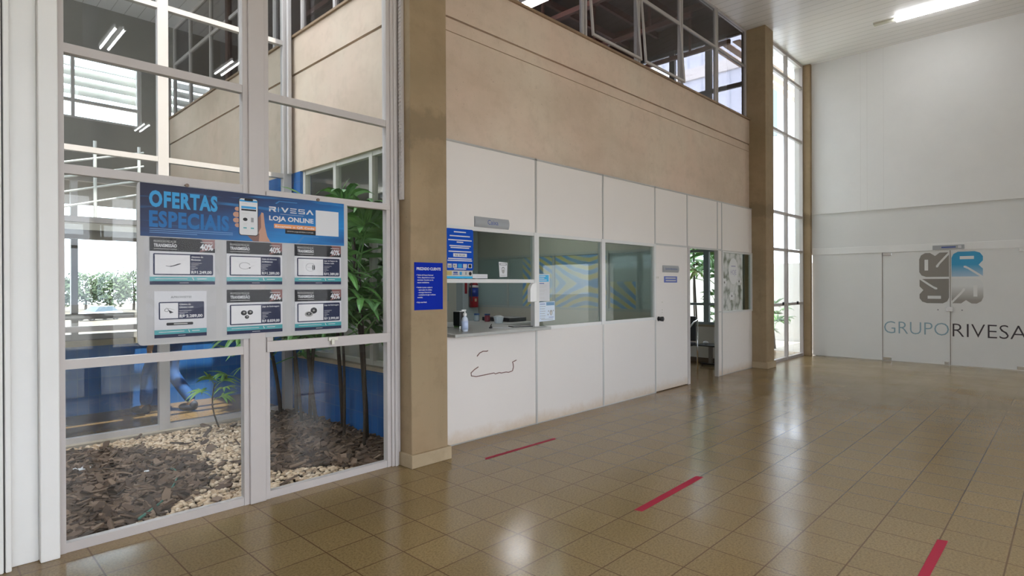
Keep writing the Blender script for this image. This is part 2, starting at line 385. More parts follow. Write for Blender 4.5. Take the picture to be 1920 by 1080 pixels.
# closed white door with black knob
d1 = struct(MB().box(S3+.018, S4-.004, y0-.004, y1-.01, .012, ZH-.012), 'door_1', LAM, bevel=.003)
k = MB(); fk = Fr((7.56, y0-.004, 1.068), (1, 0, 0), (0, 0, 1), (0, -1, 0))
for r0, r1, a, b in ((.034, .034, 0, .012), (.016, .018, .012, .04), (.033, .036, .04, .075), (.036, .02, .075, .085)):
    vs = [fk.p(r*math.cos(i*6.2832/16), r*math.sin(i*6.2832/16), n) for r, n in ((r0, a), (r1, b)) for i in range(16)]
    k.add(vs, [(i, (i+1) % 16, 16+(i+1) % 16, 16+i) for i in range(16)]+[tuple(range(16)), tuple(range(16, 32))])
tag(k.build('knob', BLACK, d1, smooth=False), 'round black door knob')
st = MB(); fd = FY(y0-.004)
for u, v, a, b in ((7.50, 1.655, .015, .03), (7.535, 1.655, .012, .03), (7.555, 1.655, .014, .03), (7.66, 1.30, .02, .015), (7.66, 1.19, .02, .012), (7.66, 1.15, .02, .01)):
    st.rect(fd, u, u+a, v, v+b)
tag(st.build('tape_residue', M('tape_residue', (.50, .47, .38), .6), d1), 'greyish tape residue')
# strike of the open doorway
MB().box(S5-.02, S5+.003, y0-.014, y0+.03, 1.12, 1.19).build('strike_plate', ALU, None).update_tag()
tag(bpy.data.objects['strike_plate'], 'small metal lock strike on the edge of the open doorway', 'strike plate')

# ------------------------------------------------------------------ near garden glazing and the white posts at far left
def bay(num, x0, x1, tr, label=None):
    return window(num, 'y', YG, x0, x1, 0, ZC, trans=tr, fw=.035, tw=.055, dep=.06)
b1 = bay(1, .585, 1.675, (1.105, 2.262, 2.974, 4.65, 5.86))
b2 = bay(2, 1.79, 2.876, (1.118, 2.245, 2.964, 4.65, 5.86))
sa = MB(); ya, yb = YG-.045, YG-.02                                  # hinged sash of the right bay
sa.box(1.80, 2.87, ya, yb, 1.08, 1.16).box(1.80, 2.87, ya, yb, 2.215, 2.26).box(1.80, 1.845, ya, yb, 1.16, 2.215).box(2.83, 2.87, ya, yb, 1.16, 2.215)
sa.build('sash', FRAME, b2, bevel=.004)
la = MB().box(2.28, 2.36, ya-.018, ya, 1.13, 1.16).box(2.30, 2.325, ya-.03, ya-.01, 1.10, 1.145)
la.build('latch', [M('latch_metal', (.55, .53, .46), .4, .6)], b2, bevel=.003)
po = MB().box(1.675, 1.79, YG-.05, YG+.05, 0, ZC)
struct(po, 'trim_center_post', FRAME, bevel=.006)
po = MB().box(2.876, 2.962, YG-.05, YG+.06, 0, ZC).box(2.90, 2.93, YG-.065, YG-.05, 0, ZC)
struct(po, 'trim_right_post', FRAME, bevel=.005)
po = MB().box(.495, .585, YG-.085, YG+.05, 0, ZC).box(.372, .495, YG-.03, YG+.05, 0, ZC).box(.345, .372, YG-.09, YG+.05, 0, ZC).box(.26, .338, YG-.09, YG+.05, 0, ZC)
struct(po, 'trim_left_post', WALLW, bevel=.006)  # lighter paint than the other frames stands in for stronger light here
struct(MB().box(.338, .345, YG-.07, YG, 0, ZC), 'trim_post_gap', DARK)
struct(MB().box(-4.2, .26, YG-.02, YG+.1, 0, ZC), 'wall_garden_side', WALLW)
dz = MB().box(2.94, 2.966, 4.17, 4.21, 2.31, ZC)
for i in range(120): dz.box(2.935, 2.94, 4.172, 4.208, 2.33+i*.033, 2.345+i*.033)
tag(dz.build('cable_duct', FRAME), 'white ribbed cable duct running down beside the near concrete pillar', 'cable duct')

# ------------------------------------------------------------------ slot window, clerestory, loft
window(9, 'y', 4.32, 11.37, 13.64, 0, ZC, mull=(12.66,), trans=(1.15, 2.27, 3.02, 4.67, 5.86), fw=.05, tw=.055, dep=.07)
hb = MB()
for x in (12.35, 13.2): hb.box(x-.015, x+.015, 4.255, 4.285, 1.14, 1.20)
hb.build('latch', BLACK, bpy.data.objects['window_9'])
mx = [4.67, 5.93, 7.19, 8.45, 9.71]; n_ = 10
xs = [XP1b]+mx+[XP2]
for i in range(6):
    op = i in (2, 3)
    wdw = window(n_, 'y', YB+.06, xs[i]+.012, xs[i+1]-.012, ZL+.008, ZC, trans=(5.675,), fw=.035, dep=.05, mat=M('clerestory_frame', (.42, .39, .37), .45), gl=G_LOFT, skip=((0, 0),) if op else ())
    if op:        # awning sash hinged at its top and pushed out into the hall
        a, b = xs[i]+.05, xs[i+1]-.05; H = 5.655-ZL-.04; th = math.radians(4.5)
        fr = Fr((0, YB+.03, 5.655), (1, 0, 0), (0, math.sin(th), math.cos(th)), (0, -math.cos(th), math.sin(th)))
        s_ = MB().rect(fr, a, b, -H, -H+.035, -.012, .012).rect(fr, a, b, -.035, 0, -.012, .012).rect(fr, a, a+.032, -H+.035, -.035, -.012, .012).rect(fr, b-.032, b, -H+.035, -.035, -.012, .012)
        so_ = s_.build('awning_sash', MATS['clerestory_frame'], wdw)
        MB().rect(fr, a+.03, b-.03, -H+.03, -.03, -.003, .003).build('sash_pane', G_LOFT, so_)
    n_ += 1
# loft floor, its end glazing, roof timbers
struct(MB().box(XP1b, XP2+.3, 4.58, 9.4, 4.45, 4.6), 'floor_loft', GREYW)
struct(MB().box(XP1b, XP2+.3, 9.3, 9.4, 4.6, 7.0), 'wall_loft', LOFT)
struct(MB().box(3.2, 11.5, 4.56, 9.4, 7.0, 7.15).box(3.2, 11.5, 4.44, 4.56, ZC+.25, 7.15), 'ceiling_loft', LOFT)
rf = MB()
for j in range(7): y = 4.95+j*.7; rf.box(XS+.1, 11.0, y-.03, y+.03, 6.78, 6.9)
for x in (4.6, 6.1, 7.6, 9.1, 10.6):
    rf.box(x-.04, x+.04, 4.6, 9.3, 6.9, 7.0); rf.box(x-.03, x+.03, 4.6, 9.3, 6.05, 6.13)
    for y in (5.4, 6.6, 7.8): rf.box(x-.02, x+.02, y-.02, y+.02, 6.1, 6.9)
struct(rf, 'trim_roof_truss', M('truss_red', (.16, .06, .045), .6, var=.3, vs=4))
window(16, 'x', 11.2, 4.5, 9.3, 4.6, 6.5, mull=(5.3, 6.1, 6.9, 7.7, 8.5), trans=(5.45,), fw=.12, tw=.08, dep=.08, mat=M('dark_steel', (.07, .07, .07), .5), gl=G_LOFT)
window(17, 'x', XS+.08, 4.5, 12, ZL+.008, ZC, mull=(5.3, 6.1, 6.9, 7.7, 8.9, 10.1, 11.1), trans=(5.675,), fw=.05, dep=.05, mat=FRAME, gl=G_LOFT)
struct(MB().box(11.16, 11.26, 4.5, 9.4, 6.5, 7.0), 'wall_loft_end', LOFT)
struct(MB().box(11.2, 11.3, 4.5, 9.4, 3.0, 4.6), 'wall_bounce_end', WALLW)  # white wall added to bounce skylight through the slot onto the back wall

# ------------------------------------------------------------------ office behind the partition
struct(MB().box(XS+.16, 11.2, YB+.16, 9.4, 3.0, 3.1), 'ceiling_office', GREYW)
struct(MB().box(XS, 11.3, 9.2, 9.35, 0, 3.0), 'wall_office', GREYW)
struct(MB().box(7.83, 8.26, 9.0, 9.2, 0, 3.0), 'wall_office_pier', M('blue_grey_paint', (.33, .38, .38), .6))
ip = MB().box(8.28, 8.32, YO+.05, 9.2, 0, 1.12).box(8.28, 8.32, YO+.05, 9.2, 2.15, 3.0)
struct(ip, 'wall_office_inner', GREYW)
window(19, 'x', 8.30, YO+.05, 9.2, 1.12, 2.15, mull=(4.55+1.2*.0+1.2, 6.95, 8.15), fw=.045, dep=.05, mat=M('grey_green_frame', (.28, .31, .29), .5), gl=MILK)
# garden side of the office: blue tiles, sill, window band
struct(MB().box(XS, XS+.14, 4.5, 6.84, 0, .69).box(XS, XS+.14, 6.84, 8.75, 0, 2.98), 'wall_garden_tiled', BLUET)
struct(MB().box(XS-.04, XS+.16, 4.5, 6.84, .69, .73), 'trim_garden_sill', M('sill_stone', (.50, .42, .31), .7, var=.15, vs=8))
window(8, 'x', XS+.07, 4.5, 6.84, .73, 2.98, mull=(5.32, 6.07), trans=(2.24,), fw=.06, tw=.05, dep=.07, mat=M('pale_window_paint', (.58, .56, .50), .5), gl=G_FAR)

# swirled decal film on the inner partition glass
def swirl():
    m, nb, b = raw('swirl_film'); p = nb.pos()
    q = nb.n('SeparateXYZ', {0: p}).outputs; dy = nb.math('SUBTRACT', q[1], 6.15); dz = nb.math('SUBTRACT', q[2], 1.60)
    w_ = nb.math('SUBTRACT', nb.math('POWER', nb.math('ABSOLUTE', dy), 1.5), nb.math('MULTIPLY', nb.math('POWER', nb.math('ABSOLUTE', dz), 1.3), 2.6))
    w_ = nb.math('ADD', w_, nb.math('MULTIPLY', nb.noise(p, 1.6, 3), .35))
    wv = nb.math('ADD', nb.math('MULTIPLY', nb.math('SINE', nb.math('MULTIPLY', w_, 17.0)), .5), .5)
    f = nb.noise(p, 2.2, 2)
    c = nb.ramp(wv, (.2, (.10, .24, .43)), (.42, (.20, .31, .41)), (.58, (.37, .38, .24)), (.85, (.40, .37, .14)))
    c = nb.mix(nb.math('MULTIPLY', nb.ramp(f, (.4, (0, 0, 0)), (.75, (1, 1, 1))), .75), c, (.30, .38, .36, 1))
    nb.t.links.new(c, b.inputs['Base Color']); b.inputs['Roughness'].default_value = .4; return m
fx = FX(8.294)
dc = MB()
for a, b in ((7.0, 7.75), (5.78, 6.92)): dc.rect(fx, -b, -a, 1.15, 2.12, 0, .001)
dc.rect(fx, -5.7, -5.2, 1.15, 1.62, 0, .001)
tag(dc.build('decal_film', swirl()), 'blue and yellow swirling stripe film on the glass inside the office', 'window film')

# ------------------------------------------------------------------ room behind the open doorway, seen as a slice
struct(MB().box(11.12, 11.28, 4.5, 9.2, 0, .72), 'wall_side_room', WALLW)
struct(MB().box(11.10, 11.12, 4.5, 9.2, 0, .09), 'baseboard_side_room', M('dark_skirting', (.16, .12, .09), .6))
struct(MB().box(11.06, 11.28, 4.5, 9.2, .72, .76), 'trim_side_room_sill', M('sill_stone2', (.36, .31, .23), .7))
window(18, 'x', 11.18, 4.5, 9.2, .76, 2.99, mull=(5.35, 6.1, 6.9, 7.7), trans=(1.17, 2.25), fw=.11, tw=.05, dep=.07, mat=M('blue_grey_frame', (.26, .32, .35), .5), gl=G_CLEAR)

# ------------------------------------------------------------------ second garden seen through the tall slot
struct(MB().box(11.3, 17.2, 4.55, 12, -.15, -.02), 'ground_garden', M('pale_garden_gravel', (.50, .46, .40), .95, var=.3, vs=9))
struct(MB().box(17.0, 17.2, 3.9, 12, -.1, 2.15).box(13.8, 17.0, 3.9, 4.1, 0, 3.2), 'wall_garden_white', M('cream_render', (.52, .51, .48), .8))
def corrug():
    m, nb, b = raw('corrugated_white'); y = nb.n('SeparateXYZ', {0: nb.pos()}).outputs; u = nb.math('ADD', y[0], y[1])
    k = nb.math('LESS_THAN', nb.math('FRACT', nb.math('MULTIPLY', u, 1.6)), .12)
    nb.t.links.new(nb.mix(k, (.66, .72, .82, 1), (.50, .56, .66, 1)), b.inputs['Base Color']); b.inputs['Roughness'].default_value = .5; return m
nbd = MB().box(24, 32, 8.35, 30, 0, 13.5).build('neighbour_building', corrug()); tag(nbd, 'pale corrugated building beyond the second garden, seen through the loft end windows', 'building')
wm = MB().box(23.93, 24.0, 8.5, 8.9, 7.5, 9.5); wm.build('window', M('dark_pane', (.16, .20, .20), .1), nbd)
MB().box(23.9, 24.0, 8.35, 30, 10.6, 11.1).build('gutter', WALLW, nbd)
struct(MB().box(17.2, 60, -3, 60, -.3, -.15), 'ground_neighbour', M('pale_yard', (.55, .53, .50), .9))
lv = MB()
for i in range(3): lv.box(11.4, 17.0, 4.75+i*.28, 4.90+i*.28, 6.40+i*.05, 6.415+i*.05)
struct(lv, 'trim_sun_fins', M('fin_pinkish', (.55, .42, .34), .7))

# ------------------------------------------------------------------ first garden, far glazing, corridor
struct(MB().box(-4.05, XS, YG+.05, 7.0, -.12, .0), 'ground_planter', M('planter_soil', (.16, .11, .075), .95, var=.4, vs=12))
struct(MB().box(-4.2, -4.05, YG+.1, 7.0, 0, 2.6), 'wall_garden_left', WALLW)
struct(MB().box(-4.05, XS, 6.93, 7.12, -.1, .035), 'trim_far_kerb', M('kerb_stone', (.45, .38, .29), .8, var=.2, vs=10))
window(7, 'y', 7.05, -4.0, 3.29, .035, ZC, mull=(-2.25, -.875, .50, 1.875), trans=(1.15, 2.235, 2.93, 4.57, 5.9), fw=.10, tw=.055, dep=.08, mat=FRAME, gl=G_FAR)
tag(MB().box(3.225, 3.275, 6.955, 7.0, 2.95, ZC).build('downpipe', FRAME, bevel=.01), 'white square downpipe at the far corner of the planted garden', 'downpipe')
struct(MB().box(-1.2, 2.3, 4.56, 5.40, ZC+.02, ZC+.2), 'ceiling_canopy', WALLW)  # added slab, out of view, blocks sun from the left part of the corridor
struct(MB().box(-4.2, XS+.1, 7.0, 12.2, ZC, ZC+.25).box(XS+.1, 4.7, 9.4, 12.2, ZC, ZC+.25), 'ceiling_corridor', CEIL)
cw = MB(); y0c, y1c = 8.75, 8.95
cw.box(-4.2, XS+.2, y0c, y1c, .91, .915)
cw.box(-4.2, XS-.002, y0c, 12, 2.95, 3.05)
cw.box(-4.2, 1.15, y0c, y1c, .9, 2.95).box(2.12, XS+.2, y0c, y1c, .9, 2.95)
ya_, yb_ = 12.0, 12.2  # upper wall set back so the ceiling edge imitates the hall ceiling's reflection
cw.box(-4.2, 1.53, ya_, yb_, 3.05, ZC).box(2.86, 3.31, ya_, yb_, 3.05, ZC).box(4.26, 4.7, ya_, yb_, 3.05, ZC)
for a, b in ((1.53, 2.86), (3.31, 4.26)): cw.box(a, b, ya_, yb_, 3.05, 4.40).box(a, b, ya_, yb_, 5.50, ZC)
cw.box(4.6, 4.7, 9.4, 12, 3.05, ZC)
struct(cw, 'wall_corridor', M('corridor_grey', (.26, .24, .22), .7, var=.1, vs=2))
struct(MB().box(-4.2, XS, y0c-.02, y1c, 0, .84), 'wall_corridor_dado', BLUET)
struct(MB().box(-4.2, XS, y0c-.05, y1c, .84, .91), 'trim_corridor_sill', MATS['sill_stone'])
window(22, 'y', 8.85, 1.15, 2.12, .915, 2.95, mull=(1.38,), trans=(1.2, 2.3), fw=.07, dep=.08, mat=FRAME, gl=G_FAR)
window(23, 'y', 12.1, 1.53, 2.86, 4.40, 5.50, mull=(1.88,), trans=(4.72,), fw=.05, dep=.08, mat=FRAME, gl=G_FAR)
window(24, 'y', 12.1, 3.31, 4.26, 4.40, 5.50, mull=(), trans=(4.72,), fw=.05, dep=.08, mat=FRAME, gl=G_FAR)
def louvre(x0, x1, label):
    m = MB()
    for i in range(4):
        fr = Fr((0, 12.34, 4.88+i*.16), (1, 0, 0), (0, .6, .8), (0, -.8, .6)); m.rect(fr, x0, x1, 0, .17, 0, .014)
    m.box(x0-.02, x0, 12.22, 12.45, 4.82, 5.56).box(x1, x1+.02, 12.22, 12.45, 4.82, 5.56)
    tag(m.build('louvre', M('louvre_white', (.82, .80, .74), .6)), label, 'louvre', 'sun louvres beyond the garden')
louvre(1.54, 2.85, 'white slatted louvre high outside the left far window, beyond the garden')
louvre(3.33, 4.24, 'white slatted louvre high outside the right far window, partly behind the concrete beam')
# steel handrail of a stair beyond the garden
hr = MB()
for i in range(4): hr.tube([(.9, 8.3, 2.40+i*.17), (2.0, 8.3, 2.72+i*.17)], .013)
for x, z in ((.95, 2.24), (1.5, 2.24), (1.95, 2.24)): hr.tube([(x, 8.3, z), (x, 8.3, z+1.05)], .018)
struct(MB().box(-4.2, 2.05, 7.25, 8.75, 2.15, 2.24), 'floor_landing_shade', MATS['corridor_grey'])  # landing stretched out to keep sun off the corridor floor
tag(hr.build('handrail', WHITEP), 'white sloping metal handrail behind the far garden glazing', 'handrail')

# ------------------------------------------------------------------ ceiling lights
def tube_light(loc, label, length=1.2, ntube=2, hang=0., grp='fluorescent lights'):
    x, y, z = loc; r = empty('ceiling_light', loc); tag(r, label, 'ceiling light', grp)
    MB().box(x-.11, x+.11, y-length/2, y+length/2, z-.05, z).build('housing', WHITEP, r, bevel=.006)
    for i in range(ntube):
        xx = x+(i-(ntube-1)/2)*.11
        MB().tube([(xx, y-length/2+.04, z-.075), (xx, y+length/2-.04, z-.075)], .018, 10).build('tube', TUBE, r)
        for yy in (y-length/2+.01, y+length/2-.05): MB().box(xx-.02, xx+.02, yy, yy+.04, z-.10, z-.05).build('lamp_holder', WHITEP, r)
    for yy in (y-.4, y+.4) if hang else (): MB().tube([(x, yy, z), (x, yy, z+hang)], .006).build('hanger', CHROME, r)
    return r
lt = empty('ceiling_light', (12.38, 1.76, ZC)); tag(lt, 'long lit bar light flush on the slatted hall ceiling near the white wall', 'ceiling light')
MB().box(12.32, 12.44, 1.14, 2.33, ZC-.012, ZC).build('housing', WHITEP, lt)
MB().box(12.315, 12.445, 1.15, 2.32, ZC-.06, ZC-.012).build('diffuser', emit('bar_glow', (.97, .98, 1), 16.0), lt, bevel=.012)
ex = MB().box(12.33, 12.43, 2.335, 2.66, ZC-.03, ZC); ex.build('unlit_end', M('yellowed_plastic', (.62, .60, .50), .5), lt)
tube_light((2.2, -2.3, 5.55), 'hanging twin tube light mirrored in the left garden glass', 1.2, 2, ZC-5.55, 'hanging hall lights')
tube_light((3.93, -2.3, 5.55), 'hanging twin tube light mirrored lower right in the garden glass', 1.0, 2, ZC-5.55, 'hanging hall lights')
tube_light((6.77, 6.1, 6.05), 'twin tube light hanging in the dark loft above the concrete beam', 1.2, 2, .7, 'loft lights')
tube_light((5.2, 7.2, 2.99), 'tube light on the office ceiling nearer the planted garden', 1.2, 2, 0, 'office lights')
tube_light((7.0, 6.4, 2.99), 'tube light on the office ceiling nearer the swirled film', 1.2, 2, 0, 'office lights')

# ------------------------------------------------------------------ notice board with banner and posters
F1 = FY(4.2495)
nb_ = MB().rrect(F1, .982, 2.457, 1.19, 2.23, .03, 0, .012).build('notice_board', M('board_white', (.44, .435, .43), .4, spec=.3), bevel=.002)
tag(nb_, 'white rectangular display board fixed across the two garden windows', 'notice board')
sc_ = MB()
for u in (1.27, 2.20): MB().disc(F1, u, 2.236, .012, n0=0, n1=.02).build('mounting_screw', M('rusty_screw', (.18, .13, .10), .5, .5), nb_)
NAVY = M('print_navy', (.016, .022, .060), .4, spec=.2); INKB = M('print_black', (.012, .012, .014), .4, spec=.2); PW = M('print_white', (.60, .60, .61), .4, spec=.3)
TEAL = M('print_teal', (.012, .27, .29), .3); REDBR = M('print_red_brown', (.17, .045, .035), .3); PGREY = M('print_grey', (.22, .22, .23), .35); PLG = M('print_light_grey', (.50, .49, .47), .35)
ORANGE = M('print_orange', (.62, .22, .05), .35); SKYB = M('print_sky_blue', (.04, .29, .58), .4, spec=.2); MIDB = M('print_mid_blue', (.012, .13, .36), .4, spec=.2)
SKIN_P = M('print_skin', (.42, .21, .13), .4); SKIN_D = M('print_skin_shadow', (.16, .06, .04), .4); CYAN = M('print_cyan', (.02, .38, .66), .35)
def banner_bg():
    m, nb, b = raw('banner_print'); p = nb.pos(); s = nb.n('SeparateXYZ', {0: p}).outputs
    u = nb.math('MULTIPLY', nb.math('SUBTRACT', s[0], 1.0), .704)
    v = nb.math('MULTIPLY', nb.math('SUBTRACT', s[2], 1.887), 2.96)
    st = nb.n('Mapping', {'Vector': p, 'Scale': (2.2, 1, 26)}).outputs[0]; n = nb.noise(st, 1.0, 3)
    g = nb.math('SUBTRACT', nb.math('ADD', nb.math('MULTIPLY', u, .62), nb.math('MULTIPLY', nb.math('SUBTRACT', 1.0, v), .40)), nb.math('MULTIPLY', n, .15))
    c = nb.ramp(g, (.0, (.008, .009, .035)), (.28, (.006, .022, .085)), (.5, (.004, .085, .27)), (.72, (.003, .19, .50)), (.95, (.004, .06, .21)))
    c = nb.mix(nb.math('MULTIPLY', nb.ramp(n, (.6, (0, 0, 0)), (.75, (1, 1, 1))), .5), c, (.02, .25, .60, 1))
    nb.t.links.new(c, b.inputs['Base Color']); b.inputs['Roughness'].default_value = .35; b.inputs['Specular IOR Level'].default_value = .25; return m
FB = FY(4.2375)
ban = MB().rect(FB, 1.0, 2.422, 1.887, 2.225, 0, .004).build('banner', banner_bg())
tag(ban, 'blue promotional banner headed OFERTAS ESPECIAIS across the top of the board', 'banner')
FB = FY(4.2335)
MB().text(FB, 'OFERTAS', 1.048, 2.082, .10, .412, .0006, bold=.045, space=1.12).build('headline', SKYB, ban)
MB().text(FB, 'ESPECIAIS', 1.048, 1.953, .10, .487, .0006, bold=.045, space=1.12).build('headline_lower', MIDB, ban)
q = MB()
for i, (a, b) in enumerate(((1.05, 1.56), (1.05, 1.56), (1.05, 1.33))): q.rect(FB, a, b, 1.935-i*.012, 1.938-i*.012, 0, .0006)
q.build('small_print', M('print_pale_blue', (.12, .30, .58), .4), ban)
q = MB()          # hand holding the phone
q.poly(FB, [(1.70, 1.888), (1.66, 1.935), (1.74, 1.95), (1.745, 2.05), (1.76, 2.10), (1.775, 2.095), (1.785, 2.0), (1.80, 1.93), (1.825, 1.888)], 0, .0004, 0)
for u, v, rr in ((1.592, 2.11, .018), (1.586, 2.07, .024), (1.584, 2.03, .022), (1.592, 1.995, .018)): q.disc(FB, u, v, rr, rr*.8, 0, .0004, 0)
q.poly(FB, [(1.65, 1.935), (1.70, 1.888), (1.74, 1.888), (1.745, 1.945)], 0, .0005, 1)
q.poly(FB, [(1.737, 2.06), (1.755, 2.085), (1.757, 1.99), (1.737, 1.95)], 0, .0005, 1)
q.build('printed_hand', [SKIN_P, SKIN_D], ban)
q = MB().rrect(FB, 1.600, 1.737, 1.925, 2.192, .018, .0006, .0009, 0).rrect(FB, 1.605, 1.732, 1.930, 2.187, .015, .0009, .0012, 1)
q.rect(FB, 1.606, 1.731, 2.165, 2.178, .0012, .0014, 2).rrect(FB, 1.64, 1.70, 2.172, 2.188, .006, .0014, .0016, 0)
q.rect(FB, 1.618, 1.722, 2.118, 2.134, .0012, .0014, 2).rect(FB, 1.618, 1.722, 2.102, 2.114, .0012, .0014, 0)
q.disc(FB, 1.645, 2.04, .016, .012, .0012, .0014, 0).rect(FB, 1.685, 1.704, 2.022, 2.055, .0012, .0014, 3)
q.rect(FB, 1.632, 1.655, 1.975, 1.984, .0012, .0014, 4).rect(FB, 1.683, 1.706, 1.975, 1.984, .0012, .0014, 4)
for a, b, z in ((1.622, 1.66, 2.152), (1.695, 1.722, 2.152), (1.622, 1.675, 2.083), (1.632, 1.66, 2.01), (1.683, 1.71, 2.01), (1.632, 1.655, 2.0)): q.rect(FB, a, b, z, z+.003, .0012, .0014, 5)
q.build('printed_phone', [INKB, PW, SKYB, PGREY, MATS['print_teal'], PLG], ban)
q = MB()          # the wide lettered wordmark
W_ = [[(0, .75, 1, 1), (0, .0, .2, .45), (0, .4, .95, .58), (.8, .58, 1, .75)], [(.35, 0, .6, 1)], None, [(0, .83, 1, 1), (0, .42, .9, .58), (0, 0, 1, .17)], [(0, .83, 1, 1), (0, .42, 1, .58), (0, 0, 1, .17), (.0, .5, .16, .9), (.84, .1, 1, .5)], None]
cx = [1.816, 1.878, 1.905, 1.975, 2.04, 2.10]; cw_ = [.050, .016, .055, .050, .050, .060]
for i, (x, wd) in enumerate(zip(cx, cw_)):
    z0, h = 2.113, .036
    if i == 2: q.poly(FB, [(x, z0+h), (x+.014, z0+h), (x+.030, z0+.012), (x+.046, z0+h), (x+wd+.004, z0+h), (x+.034, z0), (x+.026, z0)])
    elif i == 5: q.poly(FB, [(x, z0), (x+.026, z0+h), (x+.036, z0+h), (x+.062, z0), (x+.048, z0), (x+.031, z0+.024), (x+.014, z0)])
    else:
        for a, b, c, d in W_[i]: q.rect(FB, x+a*wd, x+c*wd, z0+b*h, z0+d*h)
        if i == 0: q.poly(FB, [(x+.022, z0+.018), (x+.036, z0+.018), (x+.054, z0), (x+.038, z0)])
q.rect(FB, 1.90, 2.08, 2.098, 2.0995)
q.text(FB, 'LOJA ONLINE', 1.816, 2.049, .034, .344, .0006, bold=.03)
q.build('wordmark', PW, ban)
q = MB().rect(FB, 1.852, 2.178, 1.993, 2.025, 0, .0005, 0).rect(FB, 1.936, 2.178, 1.957, 1.993, 0, .0005, 1)
q.text(FB, 'Escaneie o QR Code', 1.862, 2.001, .015, .305, .0008, bold=.02, m=2).text(FB, 'WWW.LOJA.RIVESA.COM.BR', 1.95, 1.97, .010, .21, .0008, m=3)
q.build('caption_strip', [ORANGE, INKB, PW, PLG], ban)
MB().rect(FB, 2.179, 2.373, 1.958, 2.153, 0, .0006).build('blank_square', PW, ban)
MB().poly(FB, [(2.02, 1.888), (2.04, 1.888), (2.085, 1.94), (2.20, 1.94), (2.20, 1.948), (2.078, 1.948)], 0, .0004).build('line_motif', M('print_line_blue', (.01, .16, .40), .4), ban)
q = MB().poly(FB, [(1.86, 2.175), (1.872, 2.172), (1.895, 2.19), (2.03, 2.19), (2.03, 2.196), (1.89, 2.196)], 0, .0004); q.build('line_motif', M('print_line_blue', (.01, .16, .40), .4), ban)

